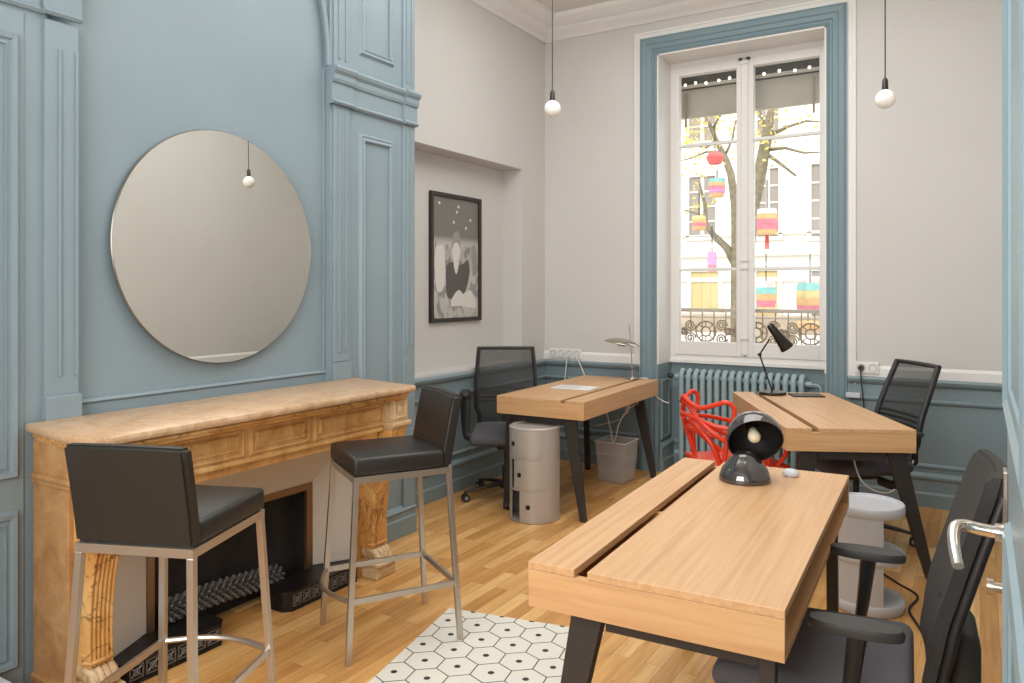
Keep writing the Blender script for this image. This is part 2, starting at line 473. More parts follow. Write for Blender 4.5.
# arch moulding springing from the entablature over the mirror
bm = NB()
arc = []
for k in range(25):
    a = PI*k/24
    arc.append((2.262 + .655*math.cos(a), 2.615 + .95*math.sin(a)))
outer = [(2.915, 2.615)] ; 
poly = [(2.915, 2.615)] + arc[1:13] + [(2.262, ZC), (2.915, ZC)]
add_prism(bm, poly, -2.95, -2.915, lambda u, v, d: (d, u, v))
poly = [(1.609, 2.615)] + [arc[24-k] for k in range(1, 13)] + [(2.262, ZC), (1.609, ZC)]
add_prism(bm, poly, -2.95, -2.915, lambda u, v, d: (d, u, v))
add_tube(bm, [(-2.913, u, v) for u, v in arc], .014, 8)
add_tube(bm, [(-2.913, u*1.0+(.045 if u > 2.262 else -.045)*abs(u-2.262)/.655, v+.05*(v-2.6)) for u, v in arc], .007, 6)
struct('trim_3', bm, 'blue', smooth=40)
# left pilaster and entablature above cupboard
bm = NB()
fP = lambda s, o, z: (-2.945 + o, s, z)
add_box(bm, -2.96, XB, 1.487, 1.609, .0, 2.43, .003)
for q in (.42, .93):
    yy = 1.487+.122*q
    add_box(bm, XB-.01, XB+.007, yy-.005, yy+.005, 1.12, 2.33, .002)
add_box(bm, -2.96, XB+.016, 1.484, 1.614, .965, 1.05, .003)
struct('trim_4', bm, 'blue')
bm = NB()
entl = [(0, 2.445), (.012, 2.445), (.02, 2.455), (.012, 2.466), (.006, 2.47), (.014, 2.62), (.04, 2.66), (.05, 2.70), (0, 2.70)]
add_run(bm, entl, lambda s_, o, z: (-2.915+o, s_, z), .3, 1.49)
add_run(bm, entl, lambda s_, o, z: (XB+o-.001, s_, z), 1.48, 1.617)
struct('trim_5', bm, 'blue')
# low sill moulding under the mirror panel
bm = NB()
add_run(bm, [(0, .90), (.022, .90), (.022, .925), (.012, .93), (.012, 1.0), (.022, 1.01), (.018, 1.02), (0, 1.022)], fP, 1.61, 2.915)
for yy in (2.908,):
    add_box(bm, -2.95, -2.93, yy-.006, yy+.006, 1.0, 2.6, .002)
struct('trim_6', bm, 'blue')
# baseboard on the pier
bm = NB()
bb = [(0, 0), (.03, 0), (.03, .1), (.022, .11), (.022, .14), (.03, .15), (.01, .17), (0, .175)]
add_run(bm, bb, fX, 3.03, 3.60)
struct('baseboard_chimney', bm, 'blue_wain')

# cupboard door left of the fireplace
d = NB(); add_box(d, -2.93, -2.909, .72, 1.42, .02, 2.43, .003)
door2 = struct('door_2', d, 'blue')
bm = NB()
fD = lambda u, v, h: (-2.909+h, u, v)
pm = [(0, -.004), (.002, .010), (.012, .006), (.018, .006), (.022, .016), (.036, .018), (.042, .006), (.048, 0)]
add_ring(bm, (.84, .15, 1.354, .615), pm, fD); add_ring(bm, (.84, .82, 1.354, 2.30), pm, fD)
obj('door_moulding', bm, 'blue', door2)

# wainscot profile shared by alcove and back wall
wain = [(0, 0), (.034, 0), (.034, .085), (.026, .10), (.026, .175), (.036, .19), (.036, .205), (.018, .222), (.010, .225),
        (.010, .255), (.02, .262), (.02, .272), (.004, .285), (.004, .675), (.02, .688), (.022, .70), (.010, .71), (.010, .79), (.024, .80), (.034, .812), (.04, .83), (.034, .842), (0, .845)]
bm = NB()
add_run(bm, wain, lambda s, o, z: (XL+o, s, z), 3.60, YB)
struct('baseboard_left', bm, 'blue_wain')
bm = NB()
add_run(bm, wain, lambda s, o, z: (s, YB-o, z), XL, WX0-.155)
add_run(bm, wain, lambda s, o, z: (s, YB-o, z), WX1+.145, XR)
struct('baseboard_back', bm, 'blue_wain')
bm = NB()
add_run(bm, wain, lambda s, o, z: (XR-o, s, z), 1.0, YB)
struct('baseboard_right', bm, 'blue_wain')
# white strip above the rail
bm = NB()
ws = [(0, .845), (.014, .845), (.014, .90), (.006, .915), (0, .92)]
add_run(bm, ws, lambda s, o, z: (s, YB-o, z), XL, WX0-.19); add_run(bm, ws, lambda s, o, z: (s, YB-o, z), WX1+.145, XR)
add_run(bm, ws, lambda s, o, z: (XR-o, s, z), 1.0, YB)
struct('trim_7', bm, 'white_trim')
# cornice
cor = [(0, 3.57), (.02, 3.57), (.03, 3.585), (.05, 3.60), (.09, 3.62), (.11, 3.65), (.13, 3.655), (.17, 3.68), (.20, 3.70), (.21, ZC), (0, ZC)]
bm = NB()
add_run(bm, cor, lambda s, o, z: (s, YB-o, z), -3.3, XR); add_run(bm, cor, lambda s, o, z: (XL+o, s, z), 3.60, YB)
add_run(bm, cor, lambda s, o, z: (XR-o, s, z), .62, YB)
struct('trim_8', bm, 'white_trim', smooth=35)
# window casing
fW = lambda u, v, h: (u, YB-h, v)
bm = NB()
cp = [(0, -.02), (0, .018), (.012, .024), (.022, .016), (.035, .016), (.045, .026), (.075, .03), (.085, .038), (.118, .042), (.128, .034), (.136, .034), (.136, 0)]
add_ring(bm, (WX0, -.3, WX1, WZ1), cp, fW, sides='lrt')
bmesh.ops.bisect_plane(bm, geom=bm.verts[:]+bm.edges[:]+bm.faces[:], plane_co=(0, 0, .001), plane_no=(0, 0, -1), clear_outer=True)
struct('trim_9', bm, 'blue_casing')
bm = NB()
add_ring(bm, (WX0-.136, .84, WX1+.136, WZ1+.136), [(0, 0), (0, .012), (.035, .012), (.04, .018), (.055, .018), (.06, 0)], fW, sides='lrt')
struct('trim_10', bm, 'white_trim')

# window
win = NB()
ft = .05
add_box(win, WX0, WX0+ft, YW-.02, YW+.09, WZ0, WZ1, .004); add_box(win, WX1-ft, WX1, YW-.02, YW+.09, WZ0, WZ1, .004)
add_box(win, WX0+ft-.01, WX1-ft+.01, YW-.02, YW+.09, WZ1-.055, WZ1, .004); add_box(win, WX0+ft-.01, WX1-ft+.01, YW-.02, YW+.09, WZ0, WZ0+.045, .004)
w1 = struct('window_1', win, 'white_trim')
GX = [(-2.098, -1.634), (-1.502, -1.02)]
GZ0, GZ1 = 1.025, 3.185
for i, (g0, g1) in enumerate(GX):
    bm = NB()
    a, b = (WX0+ft, -1.571) if i == 0 else (-1.565, WX1-ft)
    y0, y1 = YW-.03, YW+.03
    add_box(bm, a, g0, y0, y1, WZ0+.045, WZ1-.055, .004); add_box(bm, g1, b, y0, y1, WZ0+.045, WZ1-.055, .004)
    add_box(bm, g0-.001, g1+.001, y0, y1, GZ1, WZ1-.055, .004); add_box(bm, g0-.001, g1+.001, y0, y1, WZ0+.045, GZ0, .004)
    for z in (2.615, 1.605): add_box(bm, g0-.001, g1+.001, y0+.01, y1-.01, z-.012, z+.012, .004)
    s = obj('window_sash', bm, 'white_trim', w1)
    bm = NB(); add_box(bm, g0-.005, g1+.005, YW-.002, YW+.002, GZ0-.005, GZ1+.005)
    obj('window_pane', bm, 'glass', s)
bm = NB(); add_box(bm, -1.595, -1.541, YW-.045, YW-.028, .93, 3.24, .006)
for z in (1.05, 1.6, 1.66, 3.2): add_box(bm, -1.60, -1.536, YW-.056, YW-.04, z, z+.03, .005)
obj('window_bolt', bm, 'white_trim', w1)
bm = NB()
for dx in (-.03, .03): add_box(bm, -1.568+dx-.014, -1.568+dx+.014, YW-.058, YW-.03, 3.235, 3.252, .003)
obj('window_catch', bm, 'awning_dark', w1)
# reveal linings and sill
bm = NB()
add_box(bm, WX0-.001, WX0+.012, YB-.015, YW, WZ0-.02, WZ1); add_box(bm, WX1-.012, WX1+.001, YB-.015, YW, WZ0-.02, WZ1)
add_box(bm, WX0, WX1, YB-.015, YW, WZ1-.012, WZ1+.001)
struct('trim_11', bm, 'white_trim')
bm = NB(); add_box(bm, WX0+.001, WX1-.001, YW-.045, YW, WZ0-.022, WZ0+.008, .004)
struct('trim_12', bm, 'white_trim')
bm = NB()
add_box(bm, WX0-.001, WX0+.010, YB-.015, YW, 0, WZ0-.02); add_box(bm, WX1-.010, WX1+.001, YB-.015, YW, 0, WZ0-.02)
add_ring(bm, (YB+.07, .27, YW-.07, .70), [(0, 0), (0, .008), (.012, .012), (.022, .006), (.026, 0)], lambda u, v, h: (WX0+.010+h, u, v))
add_run(bm, [(o, z) for o, z in wain if z < .23], lambda s, o, z: (WX0+.010+o, s, z), YB, YW)
add_run(bm, [(o, z) for o, z in wain if z < .23], lambda s, o, z: (s, YW-o, z), WX0, WX1)
add_ring(bm, (WX0+.12, .27, WX1-.12, .70), [(0, 0), (0, .008), (.012, .012), (.022, .006), (.026, 0)], lambda u, v, h: (u, YW-h, v))
struct('trim_13', bm, 'blue_wain')

# near wall, unseen doorway widened to let fill light in, hallway behind the camera
bm = NB()
add_box(bm, -3.6, -2.62, YN-.12, YN, 0, ZC); add_box(bm, .085, XR, YN-.12, YN, 0, ZC); add_box(bm, -2.62, .085, YN-.12, YN, 2.7, ZC)
struct('wall_near', bm, 'white_wall')
bm = NB()
add_box(bm, -3.6, .6, -1.75, -1.6, 0, ZC); add_box(bm, -3.75, -3.6, -1.6, .6, 0, ZC)
struct('wall_hallway', bm, 'white_wall')

# open door leaf at the right
d = NB(); add_box(d, .041, .081, .70, 1.60, .01, 2.62, .003)
door1 = struct('door_1', d, 'blue_door')
bm = NB()
fO = lambda u, v, h: (.041-h, u, v)
pm2 = [(0, -.002), (.003, .004), (.02, .005), (.03, .011), (.045, .008), (.05, 0)]
add_ring(bm, (.86, 1.29, 1.41, 2.45), pm2, fO); add_ring(bm, (.86, .2, 1.41, 1.02), pm2, fO)
obj('door_moulding', bm, 'blue_door', door1)
bm = NB(); add_box(bm, .034, .041, 1.545, 1.592, .83, 1.13, .0015)
obj('lock_plate', bm, 'satin', door1)
bm = NB()
hp = smooth_path([(.036, 1.568, 1.02), (-.002, 1.568, 1.022), (-.022, 1.564, 1.026), (-.036, 1.547, 1.026), (-.039, 1.52, 1.014), (-.036, 1.492, .998), (-.031, 1.468, .982)], 6)
add_tube(bm, hp, [.0115 - .0025*i/len(hp) for i in range(len(hp))], 12)
add_tube(bm, [(.035, 1.568, 1.02), (.022, 1.568, 1.02)], .016, 16)
obj('door_handle', bm, 'chrome', door1, smooth=50)
bm = NB(); add_tube(bm, [(.033, 1.568, .925), (.018, 1.568, .925)], .009, 12); add_tube(bm, [(.02, 1.568, .925), (.010, 1.568, .925)], .014, 12)
obj('thumb_turn', bm, 'satin', door1, smooth=50)

# ------------------------------------------------------------------ mirror
mir = thing('round_mirror', 'large round frameless mirror hanging on the blue wall above the fireplace', 'mirror', (-2.921, 2.268, 1.634))
mir.rotation_euler = (0, R_(90-.75), R_(-.25))
bm = NB(); add_lathe(bm, [(0, -.012), (0.518, -.012), (0.524, -.006), (0.524, .004), (0.520, .008)], 128)
obj('mirror_backing', bm, 'mirror_edge', mir, smooth=40)
bm = NB(); add_lathe(bm, [(0, .0095), (0.520, .0095)], 128)
obj('mirror_glass', bm, 'mirror', mir)

# ------------------------------------------------------------------ fireplace
fp = thing('fireplace_mantel', 'ochre marble fireplace surround with carved lion-paw piers under the round mirror', 'fireplace', (-2.9, 2.2, 0))
LY = lambda y: y-2.2      # world Y to local
LX = lambda x: x+2.9
# shelf (slightly wider at the wall)
bm = NB()
def shelf_poly(g): return [(LX(-2.945), LY(1.36-g)), (LX(-2.395)+g, LY(1.362-g)), (LX(-2.395)+g, LY(3.005+g)), (LX(-2.87), LY(3.10+g)), (LX(-2.87), LY(3.10+g))]
def slab(bm, z0, z1, g):
    p = [(0.0, LY(1.415-g)), (LX(-2.395)+g, LY(1.362-g)), (LX(-2.395)+g, LY(3.005+g)), (0.0, LY(3.10+g))]
    add_hexa(bm, [(x, y, z0) for x, y in p], [(x, y, z1) for x, y in p], .0 if z1-z0 < .012 else min(.012, (z1-z0)*.45))
slab(bm, .934, .966, 0)
obj('mantel_shelf', bm, 'marble_top', fp, smooth=30)
bm = NB(); slab(bm, .915, .9315, -.022); slab(bm, .903, .9145, -.034)
obj('shelf_moulding', bm, 'marble', fp, smooth=30)
# frieze
bm = NB()
FX = LX(-2.52)
add_box(bm, 0, FX, LY(1.585), LY(2.90), .745, .903, .002)
fF = lambda u, v, h: (FX+h, u, v)
prf = [(0, 0), (.0, .006), (.006, .010), (.012, .006), (.016, 0)]
for a, b in ((1.605, 2.045), (2.10, 2.395), (2.45, 2.885)):
    add_ring(bm, (LY(a), .785, LY(b), .875), prf, fF)
    add_ring(bm, (LY(a)+.028, .81, LY(b)-.028, .85), prf, fF)
add_box(bm, FX-.004, FX+.014, LY(1.585), LY(2.90), .745, .765, .006)
add_box(bm, 0.02, FX-.02, LY(1.585), LY(2.88), .705, .746, .004)
obj('frieze', bm, 'marble_frieze', fp)
def pier(y0, y1, flip):
    p = NB()
    add_box(p, 0, LX(-2.67), LY(y0), LY(y1), 0.0, .903, .004)
    add_box(p, -.0, LX(-2.645), LY(y0)-.012, LY(y1)+.004, .765, .788, .009)
    add_box(p, -.0, LX(-2.655), LY(y0)-.007, LY(y1)+.004, .750, .766, .004)
    add_box(p, -.0, LX(-2.645), LY(y0)-.012, LY(y1)+.006, .0, .07, .006)
    return obj('pier', p, 'marble_side' if not flip else 'marble', fp)
pl_ = pier(1.445, 1.578, False); pl_['label'] = 'brown marble side pier at the left end of the mantel'
pr_ = pier(2.862, 3.025, True)
for (y0, y1) in ((1.452, 1.570), (2.878, 3.018)):
    a, b = LY(y0), LY(y1); mid = (a+b)/2
    # top block
    bm = NB()
    add_box(bm, LX(-2.68), LX(-2.455), a+.008, b-.008, .79, .903, .003)
    add_ring(bm, (a+.035, .815, b-.035, .885), [(0, 0), (0, .004), (.006, .008), (.010, .004), (.014, 0)], lambda u, v, h: (LX(-2.455)+h, u, v))
    add_lathe(bm, [(0, .012), (.008, .010), (.016, .004), (.02, 0)], 12, mat=Matrix.Translation((LX(-2.455), mid, .85)) @ Matrix.Rotation(PI/2, 4, 'Y'))
    add_box(bm, LX(-2.68), LX(-2.435), a, b, .768, .79, .006)
    add_box(bm, LX(-2.68), LX(-2.455), a+.01, b-.01, .752, .768, .005)
    obj('capital_block', bm, 'marble_pale', fp)
    # scrolled console: side profile swept across the width, with flutes on the front
    bm = NB()
    prof = [(.225, .752), (.208, .70), (.19, .66), (.16, .60), (.125, .52), (.102, .43), (.09, .34), (.086, .25), (.088, .19), (.09, .15)]
    nf = 6
    rows = []
    for j in range(nf*4+1):
        t = j/(nf*4); y = a+.012+(b-a-.024)*t
        bulge = .007*abs(math.sin(PI*nf*t))
        wn = .86
        rows.append([bm.verts.new((LX(-2.67) - .0 + x + bulge, mid+(y-mid)*(1.0 if z > .6 else wn), z)) for x, z in smooth2(prof)]) if False else rows.append([bm.verts.new((LX(-2.67)+x*.93+bulge, mid+(y-mid)*(.96+.04*max(0, (z-.3)/.45)), z)) for x, z in prof])
    for j in range(len(rows)-1):
        for k in range(len(prof)-1):
            bm.faces.new((rows[j][k], rows[j][k+1], rows[j+1][k+1], rows[j+1][k]))
    for row in (rows[0], rows[-1]):
        back = [bm.verts.new((LX(-2.672), v.co.y, v.co.z)) for v in row]
        for k in range(len(prof)-1):
            bm.faces.new((row[k], row[k+1], back[k+1], back[k]))
    # scroll volute near the top
    for yy in (a+.018, b-.018):
        sp = [(LX(-2.67)+.13+(.055-.05*k/22)*math.cos(k*.55), yy, .665+(.055-.05*k/22)*math.sin(k*.55)) for k in range(22)]
        add_tube(bm, sp, .006, 6)
    for zz_, rr2, e_ in ((.165, .009, 0), (.19, .006, -.008)):
        add_tube(bm, [(LX(-2.67)+.06+e_, a+.012, zz_), (LX(-2.67)+.082+e_, a+.02, zz_), (LX(-2.67)+.088+e_, mid, zz_), (LX(-2.67)+.082+e_, b-.02, zz_), (LX(-2.67)+.05+e_, b-.012, zz_)], rr2, 8)
    obj('console_scroll', bm, 'marble', fp, smooth=60)
    # lion paw: rounded mass with four toes
    bm = NB()
    pp = smooth_path([(LX(-2.67), mid, .115), (LX(-2.645), mid, .118), (LX(-2.61), mid, .112)], 5)
    add_tube(bm, pp, [.042]*len(pp), 14)
    for k in range(4):
        ty = mid + (k-1.5)*(.022 if y0 < 2 else .027)
        tp = smooth_path([(LX(-2.64), mid+(ty-mid)*.8, .128), (LX(-2.60), ty, .134), (LX(-2.573), ty, .12), (LX(-2.558), ty, .096), (LX(-2.555), ty, .088)], 4)
        add_tube(bm, tp, [.015+.004*math.sin(PI*i/(len(tp)-1)) for i in range(len(tp))], 10)
    obj('lion_paw', bm, 'marble_pale', fp, smooth=True)
    bm = NB()
    add_box(bm, LX(-2.68), LX(-2.545), a-.0, b+.004, 0, .062, .006)
    add_box(bm, LX(-2.68), LX(-2.53), a-.006, b+(.0 if y0 < 2 else .010), .062, .08, .006)
    obj('paw_plinth', bm, 'marble_pale', fp)
# plaster slips, splayed in to the firebox opening
bm = NB()
oy0, oy1, oz = LY(1.82), LY(2.69), .497
iy0, iy1, iz = LY(1.578), LY(2.862), .705
xo, xi = LX(-2.69), LX(-2.80)
O = [(xo, iy0, .09), (xo, iy0, iz+.01), (xo, iy1, iz+.01), (xo, iy1, .09)]
I = [(xi, oy0, .09), (xi, oy0, oz), (xi, oy1, oz), (xi, oy1, .09)]
ov = [bm.verts.new(p) for p in O]; iv = [bm.verts.new(p) for p in I]
for k in range(3): bm.faces.new((ov[k], ov[k+1], iv[k+1], iv[k]))
r = bmesh.ops.extrude_face_region(bm, geom=bm.faces[:])
bmesh.ops.translate(bm, vec=(-.012, 0, 0), verts=[v for v in r['geom'] if isinstance(v, bmesh.types.BMVert)])
obj('plaster_slip', bm, 'slip', fp)
bm = NB()
add_box(bm, xi-.012, xi+.006, oy1-.035, oy1+.002, 0, oz); add_box(bm, xi-.012, xi+.006, oy0-.002, oy0+.03, 0, oz)
add_box(bm, xi-.012, xi+.006, oy0+.03, oy1-.035, oz-.03, oz)
obj('firebox_frame', bm, 'brass_dark', fp)
bm = NB()   # firebox lining
add_box(bm, .004, .012, oy0+.03, oy1-.035, 0, oz-.03)
add_box(bm, .012, xi-.012, oy0+.018, oy0+.03, 0, oz-.03); add_box(bm, .012, xi-.012, oy1-.035, oy1-.023, 0, oz-.03)
add_box(bm, .012, xi-.012, oy0+.03, oy1-.035, oz-.042, oz-.03)
obj('firebox_lining', bm, 'soot', fp)

def hearth(name, label, ya, yb, slant):
    t = thing(name, label, 'hearth', (-2.705, (ya+yb)/2, 0), group=None)
    h = (yb-ya)/2
    bm = NB()
    x1 = .075
    p = [(-.075, -h), (x1-.03, -h), (x1, -h+.03), (x1, h-.03), (x1-.03, h), (-.075, h)]
    add_prism(bm, p, .0, .075, lambda u, v, d: (u, v, d))
    p2 = [(-.078, -h-.004), (x1-.026, -h-.004), (x1+.006, -h+.028), (x1+.006, h-.028), (x1-.026, h+.004), (-.078, h+.004)]
    add_prism(bm, p2, .075, .088, lambda u, v, d: (u, v, d))
    add_prism(bm, p2, .0, .012, lambda u, v, d: (u, v, d))
    obj('hearth_kerb', bm, 'iron', t)
    bm = NB(); n = int((2*h-.06)/.058)
    for k in range(n):
        c0 = -h+.03+(2*h-.06)*(k+.5)/n; w = (2*h-.06)/n/2-.005
        add_ring(bm, (c0-w+.004, .022, c0+w-.004, .068), [(0, 0), (0, .004), (.004, .004), (.004, 0)], lambda u, v, q: (x1+q, u, v))
        add_tube(bm, [(x1+.002, c0-w*.7, .028), (x1+.002, c0+w*.7, .062)], .003, 5); add_tube(bm, [(x1+.002, c0-w*.7, .062), (x1+.002, c0+w*.7, .028)], .003, 5)
        add_tube(bm, [(x1+.003, c0+.012*math.cos(a*PI/5), .045+.012*math.sin(a*PI/5)) for a in range(10)], .0025, 5, closed=True)
    obj('kerb_relief', bm, 'iron_relief', t)
    return t
hearth('hearth_fender', 'black cast iron hearth kerb standing right of the firebox opening, beside the paw foot', 2.38, 2.85, 1)
hearth('hearth_fender', 'black cast iron hearth kerb standing left of the firebox, behind the nearer stool', 1.605, 2.06, -1)
# spiked grate roll lying across the opening
g = thing('fire_grate', 'black spiked iron grate bar lying across the firebox opening', 'grate', (-2.838, 2.18, .0))
def gp(t_): return Vector((0, -.25+.58*t_, .125-.035*t_+.012*math.sin(PI*t_)))
bm = NB(); add_tube(bm, [gp(k/12) for k in range(13)], .028, 10)
obj('grate_bar', bm, 'iron', g, smooth=40)
for q_ in (.08, .92):
    bm = NB(); p_ = gp(q_); add_tube(bm, [(p_.x, p_.y, 0), (p_.x, p_.y, p_.z)], .012, 8); obj('grate_foot', bm, 'iron', g)
bm = NB()
for k in range(34):
    c_ = gp(k/33)
    for j in range(9):
        a = 2*PI*(j+.5*(k % 2))/9
        d_ = Vector((math.cos(a), 0, math.sin(a)))
        add_tube(bm, [c_+d_*.02, c_+d_*.038, c_+d_*.052], [.010, .010, .005], 6)
obj('grate_studs', bm, 'iron_relief', g)

# white box at the left edge
t = NB(); add_box(t, -2.92, -2.36, .93, 1.29, 0, .15, .006)
tag(obj('storage_box', t, 'white_plastic'), 'white box on the floor in the bottom left corner, beside the fireplace', 'box')

# ------------------------------------------------------------------ bar stools
def make_stool(label):
    t = thing('bar_stool', label, 'bar stool', group='leather bar stools')
    w, dp = .374, .41     # local +x = forward, y = width
    H = .70
    bm = NB(); bmesh_seat = add_box(bm, -dp/2+.03, dp/2+.002, -w/2-.003, w/2+.003, H+.012, H+.085, .016, seg=3)
    obj('seat', bm, 'leather', t, smooth=40)
    bm = NB()
    b = [(-dp/2-.035, -w/2-.012, H+.015), (-dp/2+.03, -w/2-.012, H+.015), (-dp/2+.03, w/2+.012, H+.015), (-dp/2-.035, w/2+.012, H+.015)]
    n = 6; pv = None
    grid = []
    NY = 10
    for side in (0, 1):
        for i in range(n+1):
            z = H+.013+(1.003-H-.013)*i/n
            row = []
            for j in range(NY+1):
                u = j/NY*2-1
                lean = -.052*(i/n)**1.15
                curve = -.012*(1-u*u)*(i/n)
                x = -dp/2+.048 + lean + curve - (.046 if side else 0)
                row.append(bm.verts.new((x, u*(w/2+.002), z + .004*(1-u*u)*(i/n))))
            grid.append(row)
    def face(a, b_, c, d_):
        bm.faces.new((a, b_, c, d_))
    A, B = grid[:n+1], grid[n+1:]
    for G in (A, B):
        for i in range(n):
            for j in range(NY): face(G[i][j], G[i][j+1], G[i+1][j+1], G[i+1][j])
    for i in range(n):
        face(A[i][0], A[i+1][0], B[i+1][0], B[i][0]); face(A[i][NY], B[i][NY], B[i+1][NY], A[i+1][NY])
    for j in range(NY):
        face(A[0][j], B[0][j], B[0][j+1], A[0][j+1]); face(A[n][j], A[n][j+1], B[n][j+1], B[n][j])
    bmesh.ops.recalc_face_normals(bm, faces=bm.faces)
    es = [e for e in bm.edges if e.calc_face_angle(0) > 1.2]
    bmesh.ops.bevel(bm, geom=es, offset=.010, segments=3, affect='EDGES')
    obj('backrest', bm, 'leather', t, smooth=40)
    s = .022
    bm = NB()
    add_box(bm, -dp/2, dp/2, -w/2, -w/2+s, H-.014, H+.012); add_box(bm, -dp/2, dp/2, w/2-s, w/2, H-.014, H+.012)
    add_box(bm, -dp/2, -dp/2+s, -w/2+s, w/2-s, H-.014, H+.012); add_box(bm, dp/2-s, dp/2, -w/2+s, w/2-s, H-.014, H+.012)
    obj('seat_frame', bm, 'steel', t)
    feet = {}
    for sx in (-1, 1):
        for sy in (-1, 1):
            bm = NB()
            top = (sx*(dp/2-s/2), sy*(w/2-s/2), H+.0); ft_ = (sx*(dp/2-s/2+.04), sy*(w/2-s/2+.03), 0)
            feet[(sx, sy)] = (Vector(ft_), Vector(top))
            c = s/2
            add_hexa(bm, [(ft_[0]-c, ft_[1]-c, 0), (ft_[0]+c, ft_[1]-c, 0), (ft_[0]+c, ft_[1]+c, 0), (ft_[0]-c, ft_[1]+c, 0)],
                     [(top[0]-c, top[1]-c, H-.014), (top[0]+c, top[1]-c, H-.014), (top[0]+c, top[1]+c, H-.014), (top[0]-c, top[1]+c, H-.014)], .002)
            obj('leg', bm, 'steel', t)
    def at(k, z):
        f, tp = feet[k]; return f + (tp-f)*(z/H)
    bm = NB(); z = .235
    for k1, k2 in (((-1, -1), (1, -1)), ((-1, 1), (1, 1)), ((-1, -1), (-1, 1))):
        add_bar(bm, at(k1, z), at(k2, z), .012, .022)
    # the front rail bows outwards
    a, b = at((1, -1), z), at((1, 1), z)
    pts = [a + (b-a)*(k/12) + Vector((.06*math.sin(PI*k/12), 0, 0)) for k in range(13)]
    add_tube(bm, pts, .010, 8)
    obj('footrest', bm, 'steel', t, smooth=30)
    return t
st = make_stool('dark leather bar stool seen from behind, at the left end of the fireplace')
st.location = (-2.128, 1.482, 0); st.rotation_euler = (0, 0, math.atan2(.93, -.37))
st2 = copy_tree(st); st2['label'] = 'dark leather bar stool standing partly on the hexagon rug, its backrest to the right'
st2.location = (-2.122, 2.482, 0); st2.rotation_euler = (0, 0, math.atan2(-.855, -.52))

# ------------------------------------------------------------------ rug
rg = NB(); 
add_box(rg, 0, .715, -1.2, 0, 0, .003)
o = obj('vinyl_rug', rg, 'rug'); o.location = (-2.045, 2.80, .001); o.rotation_euler = (0, 0, R_(11.2))
tag(o, 'white vinyl rug with black outlined hexagons and dots on the parquet', 'rug')

# ------------------------------------------------------------------ desks
def make_desk(label, straight=True):
    t = thing('writing_desk', label, 'desk', group='oak desks with a slotted top')
    W, Ln, T, H = .625, 1.375, .115, .75
    x0, x1, y0, y1 = -W/2, W/2, -Ln/2, Ln/2
    bm = NB(); add_box(bm, x0+.163, x1, y0, y1, H-.02, H, .0015); obj('desk_top', bm, 'desk', t)
    bm = NB(); add_box(bm, x0, x0+.128, y0, y1, H-.02, H, .0015); obj('rear_flap', bm, 'desk', t)
    for a, b in ((y0, y0+.02), (y1-.02, y1)):
        bm = NB(); add_box(bm, x0+.0005, x1-.0005, a, b, H-T, H-.0205, .001); obj('end_panel', bm, 'desk_end', t)
    bm = NB(); add_box(bm, x0+.02, x1, y0+.02, y1-.02, H-T, H-T+.016); obj('bottom_panel', bm, 'desk_in', t)
    bm = NB(); add_box(bm, x0, x0+.018, y0+.02, y1-.02, H-T, H-.0205, .001); obj('back_panel', bm, 'desk', t)
    bm = NB()
    add_box(bm, x0+.165, x0+.18, y0+.02, y1-.02, H-T+.016, H-.0205); add_box(bm, x0+.018, x0+.165, -.05, -.03, H-T+.016, H-.022)
    obj('divider', bm, 'desk_in', t)
    for sx in (-1, 1):
        for sy in (-1, 1):
            bm = NB(); th = .036
            xt, xb = sx*(W/2-.137), sx*(W/2-.022)
            yc = sy*(Ln/2-.085); yb = sy*(Ln/2-.045)
            zt = H-T-.001
            wt, wb = .088, .038
            if not straight and sx > 0: xt = W/2-.07; xb = W/2+.085
            if straight and sx > 0: xt = xb = W/2-.05; wt = wb = .038
            B = [(xb-wb/2, yb-th/2, 0), (xb+wb/2, yb-th/2, 0), (xb+wb/2, yb+th/2, 0), (xb-wb/2, yb+th/2, 0)]
            Tp = [(xt-wt/2, yc-th/2, zt), (xt+wt/2, yc-th/2, zt), (xt+wt/2, yc+th/2, zt), (xt-wt/2, yc+th/2, zt)]
            add_hexa(bm, B, Tp, .003); obj('leg', bm, 'leg_dark', t)
    for sy in (-1, 1):
        yc = sy*(Ln/2-.085)
        bm = NB(); add_box(bm, -W/2+.181, W/2-(.114 if not straight else .069), yc-.012, yc+.012, H-T-.055, H-T-.001, .002); obj('cross_rail', bm, 'leg_dark', t)
    for sx in (-1, 1):
        bm = NB(); add_box(bm, sx*.12-.014, sx*.12+.014, -Ln/2+.098, Ln/2-.098, H-T-.045, H-T-.001, .002); obj('long_rail', bm, 'leg_dark', t)
    return t
dk = make_desk('oak desk nearest the camera, with the shiny dome lamp at its far end')
dk.location = (-.699, 2.385, 0); dk.rotation_euler = (0, 0, R_(2.4))
d2 = copy_tree(dk); d2['label'] = 'oak desk near the far left corner, a round silver cabinet at its near end'
d2.location = (-2.407, 4.92, 0); d2.rotation_euler = (0, 0, R_(181.5))
d3 = make_desk('oak desk turned at an angle in front of the window, carrying the black lamp', False)
d3.location = (-.850, 4.735, 0); d3.rotation_euler = (0, 0, R_(26.1))

